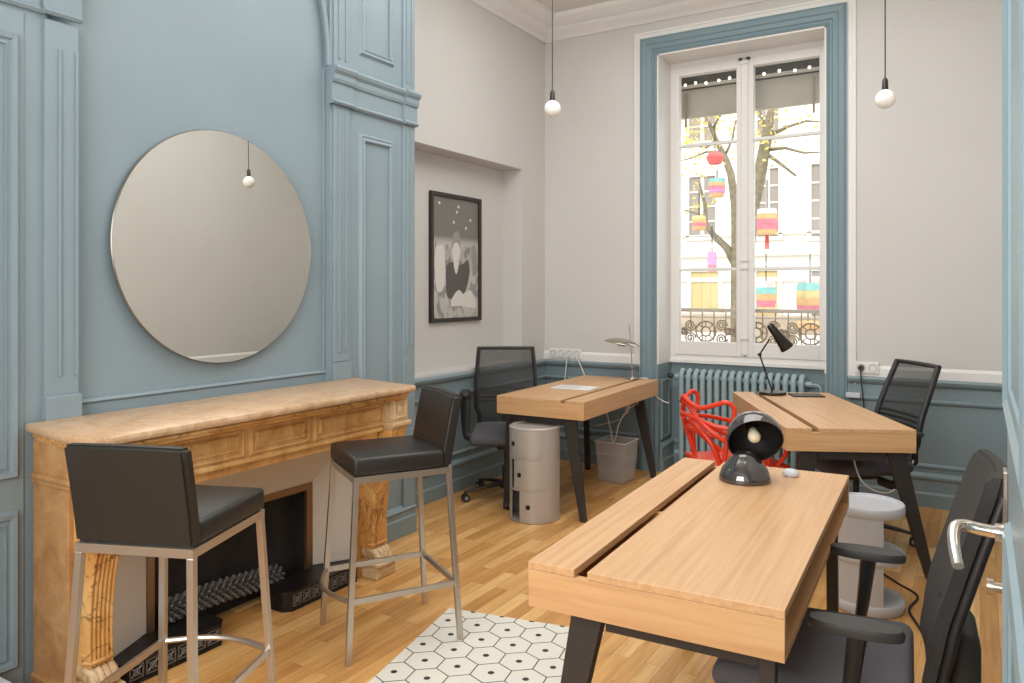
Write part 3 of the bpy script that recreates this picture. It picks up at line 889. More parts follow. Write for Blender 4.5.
# ------------------------------------------------------------------ office chairs
def make_chair(label, dense):
    AZ = .632 if dense else .70    # arm pad height
    t = thing('office_chair', label, 'chair', group='black office chairs on castors')
    # local +x = forward
    bm = NB()
    add_box(bm, -.225, .25, -.25, .25, .42, .485, .03, seg=4)
    for v in bm.verts:
        if v.co.x > .1: v.co.z -= .6*(v.co.x-.1)**2*2
        k = 1 - .12*max(0, (-v.co.x)/.25); v.co.y *= k
    obj('seat', bm, 'grey_fabric', t, smooth=50)
    bm = NB(); add_box(bm, -.19, .20, -.20, .20, .405, .427, .008); add_box(bm, -.10, .12, -.07, .07, .35, .407, .015)
    add_tube(bm, [(.0, -.07, .385), (.0, -.26, .39)], .008, 8)
    obj('seat_pan', bm, 'black_plastic', t, smooth=40)
    # backrest curve
    def bx(z): # centre line x as a function of height
        if z < .72: return -.235-.02*((z-.45)/.27)**1.0 - .012*math.sin(PI*(z-.45)/.27)*-1
        return -.255-.115*((z-.72)/.30)**1.05
    if dense:
        tb = [(.40, -.236), (.504, -.238), (.647, -.262), (.836, -.318), (.987, -.366), (1.05, -.386)]
        def bx(z):
            for (za_, xa_), (zb_, xb_) in zip(tb, tb[1:]):
                if z <= zb_: return xa_+(xb_-xa_)*(z-za_)/(zb_-za_)
            return tb[-1][1]
    zs = [.47+.535*i/14 for i in range(15)]
    def hw(z): return (.215 if dense else .212-.012*(z-.47)/.535)+.012*math.sin(PI*(z-.47)/.535)-(.02 if z < .55 else 0)-(.030*max(0, (z-.955)/.05)**2 if dense else 0)
    bm = NB()
    rows = []; NC = 16
    for z in zs:
        rows.append([bm.verts.new((bx(z)-.022*(1-(j/NC*2-1)**2), (j/NC*2-1)*hw(z), z)) for j in range(NC+1)])
    if dense:
        rows2 = [[bm.verts.new((v.co.x-.042, v.co.y, v.co.z)) for v in r] for r in rows]
        for G in (rows, rows2):
            for i in range(14):
                for j in range(NC): bm.faces.new((G[i][j], G[i][j+1], G[i+1][j+1], G[i+1][j]))
        for i in range(14):
            bm.faces.new((rows[i][0], rows[i+1][0], rows2[i+1][0], rows2[i][0])); bm.faces.new((rows[i][NC], rows2[i][NC], rows2[i+1][NC], rows[i+1][NC]))
        for j in range(NC):
            bm.faces.new((rows[0][j], rows2[0][j], rows2[0][j+1], rows[0][j+1])); bm.faces.new((rows[14][j], rows[14][j+1], rows2[14][j+1], rows2[14][j]))
        bmesh.ops.recalc_face_normals(bm, faces=bm.faces)
        es = [e for e in bm.edges if e.calc_face_angle(0) > 1.0]
        bmesh.ops.bevel(bm, geom=es, offset=.011, segments=4, affect='EDGES')
        obj('backrest', bm, 'mesh_dense', t, smooth=50)
        for sy in (-1, 1):
            bm = NB(); add_tube(bm, [(bx(z)-.046, sy*(hw(z)-.006), z) for z in zs[:-1]], .012, 8)
            obj('side_rail', bm, 'black_plastic', t, smooth=50)
    else:
        for i in range(14):
            for j in range(NC): bm.faces.new((rows[i][j], rows[i][j+1], rows[i+1][j+1], rows[i+1][j]))
        obj('back_mesh', bm, 'mesh', t, smooth=True)
        bm = NB()
        for sy in (-1, 1): add_tube(bm, [(bx(z)-.004, sy*hw(z), z) for z in zs], .015, 8, flat=1.2)
        add_tube(bm, [(bx(1.005)-.004-.022*(1-u*u), u*(hw(1.005)+.012), 1.008) for u in [k/8*2-1 for k in range(9)]], .0125, 8)
        add_tube(bm, [(bx(.47)-.004-.022*(1-u*u), u*hw(.47), .472) for u in [k/8*2-1 for k in range(9)]], .014, 8)
        obj('back_frame', bm, 'black_plastic', t, smooth=50)
        bm = NB()
        for z in (.63, .66, .69, .72):
            add_tube(bm, [(bx(z)-.012-.022*(1-u*u), u*hw(z)*.96, z) for u in [k/8*2-1 for k in range(9)]], .009, 6)
        obj('lumbar_support', bm, 'black_plastic', t, smooth=50)
    if dense:
        bm = NB(); add_box(bm, -.37, -.29, -.12, .12, .33, .60, .035, seg=4)
        obj('lower_shell', bm, 'arm_plastic', t, smooth=50)
    bm = NB()   # spine
    sp = smooth_path([(-.05, 0, .385), (-.20, 0, .375), (-.285, 0, .42), (-.295, 0, .52), (-.30, 0, .66)], 5)
    add_tube(bm, sp, [.032]*len(sp), 10, flat=.5)
    obj('back_bracket', bm, 'black_plastic', t, smooth=50)
    for sy in (-1, 1):
        bm = NB()
        pts = smooth_path([(-.06, sy*.14, .40), (-.07, sy*.262, .405), (-.085, sy*.285, .46), (-.105, sy*.288, AZ)], 6)
        add_tube(bm, pts, [.028+.014*max(0, i/(len(pts)-1)-.6)/.4 for i in range(len(pts))], 10, flat=.5, up=(0, 1, 0))
        a = obj('arm_post', bm, 'black_plastic', t, smooth=50)
        bm = NB()
        n = 14; top = []; 
        ring = []
        for k in range(24):
            q = 2*PI*k/24
            cx, cy = math.cos(q), math.sin(q)
            ring.append((-.10+(.105 if dense else .125)*abs(cx)**.8*(1 if cx > 0 else -1), sy*.288+.04*abs(cy)**.8*(1 if cy > 0 else -1)))
        v0 = [bm.verts.new((x, y, AZ)) for x, y in ring]; v1 = [bm.verts.new((-.10+(x+.10)*1.02, y, AZ+.013)) for x, y in ring]; v2 = [bm.verts.new((-.10+(x+.10)*.96, sy*.288+(y-sy*.288)*.92, AZ+.023)) for x, y in ring]
        for A_, B_ in ((v0, v1), (v1, v2)):
            for k in range(24): bm.faces.new((A_[k], A_[(k+1) % 24], B_[(k+1) % 24], B_[k]))
        bm.faces.new(v0[::-1]); bm.faces.new(v2)
        obj('arm_pad', bm, 'arm_plastic', t, smooth=50)
    bm = NB(); add_tube(bm, [(0, 0, .10), (0, 0, .22)], .03, 16); add_tube(bm, [(0, 0, .22), (0, 0, .36)], .017, 16)
    obj('gas_column', bm, 'black_plastic', t, smooth=40)
    bm = NB(); add_lathe(bm, [(0, .12), (.035, .12), (.045, .10), (.045, .07), (0, .065)], 20)
    for k in range(5):
        a = 2*PI*k/5 + .05; dx, dy = math.cos(a), math.sin(a)
        p = [(dx*.03, dy*.03, .098), (dx*.16, dy*.16, .088), (dx*.30, dy*.30, .066)]
        add_tube(bm, smooth_path(p, 4), [.030-.016*i/8 for i in range(9)], 8, flat=.6)
    obj('star_base', bm, 'black_plastic', t, smooth=40)
    for k in range(5):
        a = 2*PI*k/5 + .05; dx, dy = math.cos(a), math.sin(a)
        bm = NB(); c = Vector((dx*.30, dy*.30, .026)); sd = Vector((-dy, dx, 0))
        for s_ in (-1, 1): add_tube(bm, [c+sd*s_*.008, c+sd*s_*.022], .026, 16)
        add_tube(bm, [c+Vector((0, 0, .01)), c+Vector((0, 0, .045))], .009, 8)
        w = obj('castor', bm, 'black_plastic', t, smooth=40)
        bm = NB()
        add_tube(bm, [c-sd*.0235, c+sd*.0235], .014, 12)
        obj('castor_hub', bm, 'castor_rim', w)
    return t
ch = make_chair('black mesh office chair in the far left corner, facing the camera behind the desk', False)
ch.location = (-2.81, 4.52, 0); ch.rotation_euler = (0, 0, math.atan2(-.84, .54))
c2 = copy_tree(ch); c2['label'] = 'black mesh office chair at the window desk, in front of the right-hand wainscot'
for a_ in c2.children:
    if a_.name.startswith('arm_'): a_.scale = (1, 1, .915)
c2.location = (-.615, 4.84, 0); c2.rotation_euler = (0, 0, math.atan2(-.58, -.81))
c3 = make_chair('black office chair nearest the camera, pulled up to the front desk beside the open door', True)
c3.location = (-.372, 2.245, 0); c3.rotation_euler = (0, 0, PI+R_(4))

# ------------------------------------------------------------------ round cabinets
def arc_wall(bm, r0, r1, a0, a1, z0, z1, seg=40):
    vs = []
    for k in range(seg+1):
        a = a0+(a1-a0)*k/seg; c, s = math.cos(a), math.sin(a)
        vs.append([bm.verts.new((r0*c, r0*s, z0)), bm.verts.new((r1*c, r1*s, z0)), bm.verts.new((r1*c, r1*s, z1)), bm.verts.new((r0*c, r0*s, z1))])
    for k in range(seg):
        A, B = vs[k], vs[k+1]
        for j in range(4): bm.faces.new((A[j], A[(j+1) % 4], B[(j+1) % 4], B[j]))
    bm.faces.new(vs[0]); bm.faces.new(vs[-1][::-1])
cab = thing('round_cabinet', 'silver three-tier round storage cabinet under the near end of the left desk', 'cabinet', (-2.41, 4.215, 0), group='round plastic cabinets')
bm = NB(); Rr = .16
tiers = [(.012, .195), (.205, .388), (.398, .57)]
gaps = [(-127, -95), (-127, -112), (-127, -122)]
holes = [-75, -96, -115]
add_lathe(bm, [(0, 0), (.155, 0), (.16, .004), (.16, .012), (0, .012)], 64)
add_lathe(bm, [(0, .195), (.1605, .195), (.1605, .205), (0, .205)], 64)
add_lathe(bm, [(0, .388), (.1605, .388), (.1605, .398), (0, .398)], 64)
add_lathe(bm, [(0, .57), (.161, .57), (.162, .58), (.154, .586), (.148, .579), (0, .579)], 64)
for (z0, z1), (g0, g1) in zip(tiers, gaps):
    arc_wall(bm, .152, Rr, R_(g1), R_(g0+360), z0, z1, 60)
obj('cabinet_body', bm, 'silver_plastic', cab, smooth=40)
for (z0, z1), (g0, g1), h in zip(tiers, gaps, holes):
    bm = NB(); arc_wall(bm, .1602, .1635, R_(g1), R_(g1+78), z0+.006, z1-.006, 24)
    dd = obj('sliding_door', bm, 'silver_plastic', cab, smooth=40)
    bm = NB(); a = R_(h); zc = (z0+z1)/2
    mt = Matrix.Translation((.1625*math.cos(a), .1625*math.sin(a), zc)) @ Matrix.Rotation(a, 4, 'Z') @ Matrix.Rotation(PI/2, 4, 'Y')
    add_lathe(bm, [(0, .0), (.015, .0), (.015, .003), (0, .003)], 20, mat=mt)
    obj('hole_shade_disc', bm, 'black', dd)  # black disc stands in for the shade inside the hole
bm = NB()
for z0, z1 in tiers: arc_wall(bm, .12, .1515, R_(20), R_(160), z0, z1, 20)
obj('cabinet_shade_lining', bm, 'inner_dark', cab)  # darker plastic: shade inside the open tiers put into the colour
cb2 = thing('round_cabinet', 'low white two-tier round cabinet with open sides behind the front desk', 'cabinet', (-.44, 3.83, 0), group='round plastic cabinets')
bm = NB()
add_lathe(bm, [(0, 0), (.156, 0), (.162, .008), (.162, .035), (.157, .042), (0, .042)], 64)
add_lathe(bm, [(0, .19), (.157, .19), (.161, .196), (.161, .218), (.157, .224), (0, .224)], 64)
add_lathe(bm, [(0, .368), (.157, .368), (.162, .376), (.162, .40), (.158, .406), (.150, .406), (.146, .398), (0, .398)], 64)
for z0, z1 in ((.042, .19), (.224, .368)):
    arc_wall(bm, .15, .157, R_(75), R_(302), z0, z1, 60)
for v in bm.verts: v.co.z *= 1.17; v.co.x *= .965; v.co.y *= .965
obj('cabinet_body', bm, 'white_plastic', cb2, smooth=40)

# ------------------------------------------------------------------ dome lamp on the front desk
lp = thing('dome_lamp', 'glossy dark chrome dome lamp with its open head turned to the camera', 'lamp', (-.728, 2.808, .751))
bm = NB(); add_lathe(bm, [(0, 0), (.090, 0), (.092, .005), (.089, .02), (.080, .042), (.066, .062), (.054, .076), (.044, .088), (.036, .100), (.022, .108), (0, .110)], 48)
obj('lamp_base', bm, 'lamp_gloss', lp, smooth=50)
view = Vector((-.725, 2.83, 0)).normalized()
Rv = Vector((view.y, -view.x, 0))
ax = (-view*.80 + Rv*.16 + Vector((0, 0, -.50))).normalized()     # direction the opening faces
hc = Vector((.032, .016, .150))
zax = -ax; up = Vector((0, 0, 1)); xax = up.cross(zax).normalized(); yax = zax.cross(xax)
rot = Matrix((xax, yax, zax)).transposed().to_4x4()
mt = Matrix.Translation(hc) @ rot
rr = .100
prof = [(rr*math.cos(a), rr*math.sin(a)) for a in [R_(-8)+R_(98)*k/16 for k in range(17)]]
prof[-1] = (0, rr)
bm = NB(); add_lathe(bm, prof, 48, mat=mt)
add_lathe(bm, [(p[0]*.965, p[1]*.965) for p in prof[:1]]+[prof[0]], 48, mat=mt)
# chin: the shell runs down into the neck of the base
obj('lamp_head', bm, 'lamp_gloss', lp, smooth=60)
bm = NB(); add_lathe(bm, [(p[0]*.965, p[1]*.965) for p in prof], 48, mat=mt)
obj('reflector', bm, 'lamp_inside', lp, smooth=True)
bm = NB(); add_lathe(bm, [(0, -.012), (.010, -.010), (.019, -.002), (.023, .010), (.020, .026), (.013, .044), (.010, .06), (0, .06)], 20, mat=mt)
obj('bulb', bm, 'bulb_cream', lp, smooth=True)
bm = NB(); add_lathe(bm, [(0, .048), (.018, .048), (.022, .06), (.02, .085), (0, .088)], 20, mat=mt)
obj('bulb_socket', bm, 'black_gloss', lp, smooth=40)

# ------------------------------------------------------------------ black task lamp on the window desk
bl = thing('desk_lamp', 'black desk lamp with a cone shade on a bent arm, in front of the window', 'lamp', (-1.171, 5.215, .751))
v = Vector((-1.171, 5.215, 0)).normalized()
Rc = Vector((.853, .522, 0))
def bp(dx, dz, dd=0): return Rc*dx + Vector((0, 0, dz)) + Vector((-.522, .853, 0))*dd
bm = NB(); add_lathe(bm, [(0, 0), (.086, 0), (.088, .004), (.088, .014), (.084, .018), (0, .018)], 40); obj('lamp_base', bm, 'black_gloss', bl, smooth=40)
bm = NB(); add_tube(bm, [bp(0, .015), bp(-.085, .262)], .0055, 8); obj('lower_arm', bm, 'black_gloss', bl, smooth=50)
bm = NB(); add_tube(bm, [bp(-.085, .262), bp(-.02, .362)], .0055, 8); add_tube(bm, [bp(-.085, .262, -.012), bp(-.085, .262, .012)], .011, 12); obj('upper_arm', bm, 'black_gloss', bl, smooth=50)
d0, d1 = bp(-.022, .462), bp(.098, .305)
zz = (d1-d0).normalized(); xx = Vector((-.522, .853, 0)); yy = zz.cross(xx)
mt = Matrix.Translation(d0) @ Matrix((xx, yy, zz)).transposed().to_4x4()
L_ = (d1-d0).length
bm = NB(); add_lathe(bm, [(0, -.004), (.018, 0), (.024, .012), (.030, L_*.5), (.046, L_), (.044, L_), (.027, L_*.5), (.0, .03)], 32, mat=mt)
obj('lamp_shade', bm, 'black_gloss', bl, smooth=50)

# silver lamp on the left desk
sl = thing('desk_lamp', 'silver desk lamp with a flat shell shade on a thin stem, on the left desk', 'lamp', (-2.295, 5.54, .751))
bm = NB(); add_lathe(bm, [(0, 0), (.05, 0), (.052, .004), (.05, .012), (.012, .018), (0, .018)], 32); obj('lamp_base', bm, 'satin', sl, smooth=40)
bm = NB(); add_tube(bm, [(0, 0, .015), bp(-.01, .22), bp(-.025, .42)], .0045, 8); obj('lamp_stem', bm, 'chrome', sl, smooth=50)
bm = NB()
mt = Matrix.Translation(bp(-.085, .28)) @ Matrix.Rotation(R_(9), 4, Vector((-.522, .853, 0)))
add_lathe(bm, [(0, .036), (.05, .032), (.10, .018), (.135, 0), (.138, -.006), (.13, -.008), (.09, -.012), (.03, -.014), (0, -.014)], 40, mat=mt)
obj('lamp_shade', bm, 'satin', sl, smooth=50)
bm = NB(); add_box(bm, -.03, .03, -.012, .012, -.024, -.013, .003, mat=mt)
obj('lamp_switch', bm, 'black_plastic', sl)

# ------------------------------------------------------------------ small things on desks
bm = NB(); add_box(bm, -.145, .145, -.10, .10, 0, .004, .001)
o = obj('paper_stack', bm, 'paper', loc=(-2.435, 4.83, .751)); o.rotation_euler = (0, 0, R_(4))
tag(o, 'white sheets of paper lying open on the left desk', 'paper')
bm = NB()
for i in range(9): add_box(bm, -.12, .02+.08*((i*7) % 3)/3, .07-i*.018, .074-i*.018, .004, .0045)
obj('printed_lines', bm, 'print_grey', o)
bm = NB(); add_box(bm, -.10, .10, -.07, .07, 0, .008, .002)
o = obj('notebook', bm, 'arm_plastic', loc=(-.965, 5.255, .751)); o.rotation_euler = (0, 0, R_(26))
tag(o, 'thin dark grey notebook on the window desk, right of the black lamp', 'notebook')
bm = NB(); add_lathe(bm, [(0, 0), (.018, .0), (.024, .008), (.022, .018), (.012, .026), (0, .028)], 24)
o = obj('computer_mouse', bm, 'white_plastic', smooth=50, loc=(-.598, 2.955, .751)); o.scale = (1.3, .9, 1)
tag(o, 'small white mouse beside the dome lamp at the far edge of the front desk', 'mouse')

# ------------------------------------------------------------------ waste bin
bn = thing('waste_bin', 'smoked transparent plastic waste bin under the left desk', 'bin', (-2.345, 5.35, 0))
bm = NB()
def sq(s, z): return [(-s, -s, z), (s, -s, z), (s, s, z), (-s, s, z)]
lv = [[bm.verts.new(p) for p in sq(s, z)] for s, z in ((.098, 0), (.101, .012), (.122, .295), (.128, .30), (.128, .31), (.118, .31), (.098, .014), (.095, .012))]
for a, b in zip(lv, lv[1:]):
    for k in range(4): bm.faces.new((a[k], a[(k+1) % 4], b[(k+1) % 4], b[k]))
bm.faces.new(lv[0]); bm.faces.new(lv[-1])
obj('bin_body', bm, 'bin', bn)
bm = NB()
rp = [(-.125, -.125, .306), (.125, -.125, .306), (.125, .125, .306), (-.125, .125, .306)]
for k in range(4): add_tube(bm, [rp[k], rp[(k+1) % 4]], .004, 6)
obj('bin_rim', bm, 'cable_white', bn)

# ------------------------------------------------------------------ radiator
rad = thing('cast_iron_radiator', 'slate blue cast iron column radiator in the niche below the window', 'radiator', (-1.571, 5.935, 0))
for k in range(17):
    x = (k-8)*.0568
    bm = NB()
    for y in (-.045, .045):
        add_tube(bm, [(x, y, .10), (x, y, .76)], [.0215]*2, 10, flat=1.0)
    arc_ = [(x, -.045, .74), (x, -.040, .775), (x, -.02, .792), (x, .0, .797), (x, .02, .792), (x, .040, .775), (x, .045, .74)]
    add_tube(bm, arc_, .0215, 10)
    add_tube(bm, [(x, -.045, .12), (x, -.02, .09), (x, .02, .09), (x, .045, .12)], .0185, 10)
    if k in (0, 16):
        for y in (-.045, .045): add_tube(bm, [(x, y, 0), (x, y, .12)], [.014, .018], 8)
    obj('radiator_section', bm, 'radiator', rad, smooth=50)
bm = NB()
for z in (.135, .745): add_tube(bm, [(-.52, 0, z), (.52, 0, z)], .022, 12)
add_tube(bm, [(.52, 0, .745), (.56, 0, .745), (.58, 0, .72), (.58, 0, .03)], .010, 8)
obj('radiator_pipe', bm, 'radiator', rad, smooth=50)
bm = NB(); add_lathe(bm, [(0, -.02), (.016, -.02), (.02, -.01), (.02, .01), (.014, .02), (0, .02)], 16, mat=Matrix.Translation((-.56, 0, .75)) @ Matrix.Rotation(PI/2, 4, 'Y'))
obj('radiator_valve', bm, 'black_plastic', rad, smooth=40)

# ------------------------------------------------------------------ red chair
rc = thing('woven_back_chair', 'glossy red plastic chair with a back of interlaced loops, in front of the radiator', 'chair', (-1.233, 4.513, 0), R_(40))
bm = NB()
add_box(bm, -.22, .24, -.22, .22, .43, .455, .012, seg=3)
for v in bm.verts: v.co.z -= .02*(1-(v.co.y/.22)**2)
obj('seat', bm, 'red', rc, smooth=50)
for sx, sy in ((1, 1), (1, -1), (-1, 1), (-1, -1)):
    bm = NB()
    top = (sx*.19-.0, sy*.19, .445); ft_ = (sx*.235, sy*.225, 0)
    add_tube(bm, [top, ((top[0]+ft_[0])/2, (top[1]+ft_[1])/2, .22), ft_], [.024, .019, .013], 10)
    obj('leg', bm, 'red', rc, smooth=50)
def loop(pts, r=.0135):
    b_ = NB(); add_tube(b_, smooth_path(pts, 7), r, 8); obj('back_loop', b_, 'red', rc, smooth=60)
# two ears rising from the middle of the back, an arm band, a lower band and two cross loops
for q in (1, -1):
    loop([(-.310, 0, .825), (-.292, q*.07, .79), (-.262, q*.145, .775), (-.205, q*.205, .80), (-.155, q*.245, .818), (-.118, q*.258, .785), (-.125, q*.258, .715), (-.15, q*.25, .64), (-.155, q*.235, .56), (-.16, q*.215, .45)])
    loop([(-.300, q*.015, .80), (-.275, q*.10, .72), (-.235, q*.19, .66), (-.16, q*.235, .60), (-.07, q*.24, .52), (.02, q*.22, .45)])
    loop([(-.290, q*.05, .70), (-.25, q*.13, .64), (-.205, q*.18, .56), (-.165, q*.19, .45)], .016)
loop([(.17, -.20, .45), (.19, -.26, .54), (.13, -.285, .61), (-.04, -.275, .655), (-.20, -.20, .68), (-.285, -.09, .715), (-.298, 0, .72), (-.285, .09, .715), (-.20, .20, .68), (-.04, .275, .655), (.13, .285, .61), (.19, .26, .54), (.17, .20, .45)])
loop([(.10, -.22, .45), (.08, -.26, .53), (-.05, -.26, .59), (-.20, -.17, .62), (-.275, 0, .64), (-.20, .17, .62), (-.05, .26, .59), (.08, .26, .53), (.10, .22, .45)], .012)

# ------------------------------------------------------------------ pendants
def pendant(loc, label):
    t = thing('pendant_bulb', label, 'lamp', loc, group='bare globe pendants')
    bm = NB(); add_tube(bm, [(0, 0, .10), (0, 0, ZC-loc[2])], .0032, 8); obj('cord', bm, 'cable_black', t)
    bm = NB(); add_lathe(bm, [(0, .112), (.006, .112), (.014, .10), (.016, .055), (.017, .047), (0, .047)], 24); obj('lamp_holder', bm, 'black_gloss', t, smooth=40)
    bm = NB(); r = .05
    add_lathe(bm, [(0, -r)]+[(r*math.sin(a), -r*math.cos(a)) for a in [PI*k/16 for k in range(1, 14)]]+[(.0145, .049), (.0145, .06), (0, .06)], 32)
    obj('globe_bulb', bm, 'bulb_white', t, smooth=True)
    bm = NB(); add_lathe(bm, [(0, ZC-loc[2]-.03), (.02, ZC-loc[2]-.03), (.05, ZC-loc[2]-.004), (.05, ZC-loc[2]), (0, ZC-loc[2])], 24); obj('ceiling_rose', bm, 'white_trim', t, smooth=40)
    return t
pendant((-2.19, 4.045, 2.528), 'bare globe bulb on a black cord, hanging left of the window')
pendant((-.424, 4.44, 2.440), 'bare globe bulb on a black cord, hanging right of the window')

# ------------------------------------------------------------------ picture
pc = thing('framed_photo', 'tall black-framed black and white print hanging in the alcove', 'picture', (XN, 4.715, 1.68))
hw_, hh = .325, .478
bm = NB()
add_ring(bm, (-hw_+.03, -hh+.03, hw_-.03, hh-.03), [(0, .004), (0, .024), (.003, .028), (.027, .028), (.03, .024), (.03, 0)], lambda u, v, h: (h, u, v))
obj('picture_frame', bm, 'frame_black', pc)
def print_mat():
    m, nt, b = newmat('monochrome_print'); L = nt.links.new
    tc = nt.nodes.new('ShaderNodeTexCoord'); sp = nt.nodes.new('ShaderNodeSeparateXYZ'); L(tc.outputs['Object'], sp.inputs[0])
    mr = nt.nodes.new('ShaderNodeMapRange'); mr.inputs['From Min'].default_value = -.45; mr.inputs['From Max'].default_value = .45
    L(sp.outputs['Z'], mr.inputs['Value'])
    n = nt.nodes.new('ShaderNodeTexNoise'); n.inputs['Scale'].default_value = 13; n.inputs['Detail'].default_value = 3
    mp = nt.nodes.new('ShaderNodeMapping'); mp.inputs['Scale'].default_value = (1, 1.3, .8); L(tc.outputs['Object'], mp.inputs[0]); L(mp.outputs[0], n.inputs['Vector'])
    r = nt.nodes.new('ShaderNodeValToRGB'); e = r.color_ramp.elements
    e[0].position = .0; e[0].color = col(186, 182, 176); e[1].position = 1; e[1].color = col(118, 114, 108)
    for p, c_ in ((.3, col(196, 192, 186)), (.55, col(170, 166, 160)), (.62, col(188, 184, 178)), (.68, col(120, 115, 110))):
        x = e.new(p); x.color = c_
    L(mr.outputs[0], r.inputs['Fac'])
    g = nt.nodes.new('ShaderNodeValToRGB'); e = g.color_ramp.elements
    e[0].position = .42; e[0].color = (.38, .38, .38, 1); e[1].position = .52; e[1].color = (1, 1, 1, 1); L(n.outputs['Fac'], g.inputs['Fac'])
    less = nt.nodes.new('ShaderNodeMath'); less.operation = 'LESS_THAN'; less.inputs[1].default_value = .63; L(mr.outputs[0], less.inputs[0])
    k = nt.nodes.new('ShaderNodeMath'); k.operation = 'MULTIPLY'; k.inputs[1].default_value = .75; L(less.outputs[0], k.inputs[0])
    mx = nt.nodes.new('ShaderNodeMixRGB'); mx.blend_type = 'MULTIPLY'; L(k.outputs[0], mx.inputs['Fac']); L(r.outputs['Color'], mx.inputs['Color1']); L(g.outputs['Color'], mx.inputs['Color2'])
    L(mx.outputs['Color'], b.inputs['Base Color']); b.inputs['Roughness'].default_value = .3
    return m
M['print'] = print_mat()
M['print_dark'] = plain('print_dark_grey', col(84, 80, 77), .4); M['print_light'] = plain('print_light_grey', col(214, 210, 204), .4); M['print_mid'] = plain('print_mid_grey', col(150, 146, 140), .4)
bm = NB(); add_box(bm, .006, .010, -hw_+.028, hw_-.028, -hh+.028, hh-.028); obj('print', bm, 'print', pc)
fpic = lambda u, v, d: (d, u, v)
def blob(pts, m, d0, d1, name='print_shape'):
    b_ = NB(); q = [(p.x, p.y) for p in smooth_path([(a, b, 0) for a, b in pts], 5, closed=True)]
    add_prism(b_, q, d0, d1, fpic); return obj(name, b_, m, pc)
# plain generic figure in a dark top between pale shapes
blob([(-.10, -.30), (-.13, -.17), (-.12, -.06), (-.05, -.03), (.02, -.05), (.09, -.04), (.15, -.01), (.18, -.08), (.15, -.20), (.08, -.28)], 'print_dark', .010, .0106, 'figure_top')
blob([(-.055, .03), (-.05, .10), (.0, .125), (.05, .10), (.052, .03), (.02, -.03), (-.02, -.03)], 'print_light', .0106, .011, 'figure_face')
blob([(-.06, .06), (-.05, .13), (-.03, .19), (.01, .205), (.045, .17), (.055, .07), (.03, .11), (-.02, .115)], 'print_mid', .011, .0113, 'figure_hair')
blob([(-.025, .0), (-.03, -.06), (.0, -.12), (.03, -.06), (.03, .0)], 'print_light', .0104, .0109, 'figure_neck')
blob([(-.05, -.30), (.03, -.24), (.10, -.27), (.18, -.24), (.25, -.31), (.26, -.38), (.05, -.36), (-.06, -.36)], 'print_light', .0106, .011, 'figure_sleeve')
blob([(-.26, .05), (-.20, .09), (-.15, .07), (-.14, -.12), (-.17, -.24), (-.25, -.22)], 'print_light', .0100, .0104, 'pale_shape')
blob([(.21, .10), (.27, .06), (.27, -.10), (.22, -.12)], 'print_mid', .0100, .0104, 'grey_shape')

bm = NB()
for u, v in ((.03, .39), (.01, .35), (-.03, .27), (.19, .30), (.13, .235), (-.21, .40)):
    add_tube(bm, [(.0098, u, v), (.0106, u, v)], .012, 12)
obj('print_lights', bm, 'print_light', pc)
gm = M['glass']

# ------------------------------------------------------------------ sockets and cables
def sockets(name, label, x0, n, z0, w=.075, yoff=0, plug=None):
    t = thing(name, label, 'socket', (x0+n*w/2, YB-.014, z0))
    bm = NB(); add_box(bm, -n*w/2, n*w/2, -.014, 0, 0, .08, .004); obj('cover_plate', bm, 'socket_white', t)
    for k in range(n):
        cx = -n*w/2+w*(k+.5)
        b_ = NB(); mt_ = Matrix.Translation((cx, -.015, .04)) @ Matrix.Rotation(PI/2, 4, 'X')
        add_lathe(b_, [(.022, -.001), (.024, .003), (.026, .003), (.027, -.001)], 24, mat=mt_)
        for dx in (-.009, .009): add_tube(b_, [(cx+dx, -.0135, .04), (cx+dx, -.0152, .04)], .003, 8)
        obj('socket_outlet', b_, 'print_grey', t)
    return t
sockets('socket_strip', 'white strip of four wall sockets in the far left corner', -3.15, 4, .862)
sockets('wall_socket', 'white double wall socket beside the right window casing', -.74, 2, .865)
def cable(name, label, pts, r, m, group=None, n=8):
    bm = NB(); add_tube(bm, smooth_path(pts, n), r, 6); return tag(obj(name, bm, m, smooth=True), label, 'cable', group)
cable('power_cable', 'white cable hanging straight down from the corner sockets behind the left desk', [(-2.965, YB-.03, .90), (-2.965, YB-.05, .885), (-2.97, YB-.06, .80), (-2.99, YB-.07, .55), (-2.98, YB-.06, .3)], .005, 'cable_white')
cable('power_cable', 'white cable slanting right from the corner sockets behind the left desk', [(-2.89, YB-.03, .90), (-2.885, YB-.05, .885), (-2.83, YB-.06, .80), (-2.74, YB-.07, .60), (-2.70, YB-.07, .4)], .005, 'cable_white')
cable('power_cable', 'white cable drooping from the left desk into the waste bin', [(-2.62, 5.48, .63), (-2.56, 5.46, .60), (-2.47, 5.42, .52), (-2.41, 5.38, .38), (-2.385, 5.36, .30), (-2.36, 5.355, .30), (-2.34, 5.38, .42), (-2.30, 5.44, .52), (-2.23, 5.52, .58)], .0045, 'cable_white')
cable('lamp_cable', 'thin white cable looping off the far corner of the left desk', [(-2.30, 5.60, .745), (-2.22, 5.645, .75), (-2.19, 5.665, .70), (-2.16, 5.66, .63), (-2.10, 5.655, .585), (-2.04, 5.65, .57)], .0045, 'cable_white')
t = thing('cable_adapter', 'small white adapter dangling on a cable under the left desk', 'adapter', (-2.30, 5.42, .50))
bm = NB(); add_box(bm, -.012, .012, -.01, .01, 0, .075, .004, mat=Matrix.Rotation(R_(18), 4, 'Y')); obj('adapter_body', bm, 'white_plastic', t)
bm = NB(); add_tube(bm, smooth_path([(.02, 0, .072), (.05, .02, .10), (.08, .03, .13)], 4), .003, 6); add_tube(bm, smooth_path([(0, 0, 0), (-.05, 0, -.05), (-.16, 0, -.09), (-.26, .02, -.12)], 4), .003, 6); obj('adapter_lead', bm, 'cable_white', t)
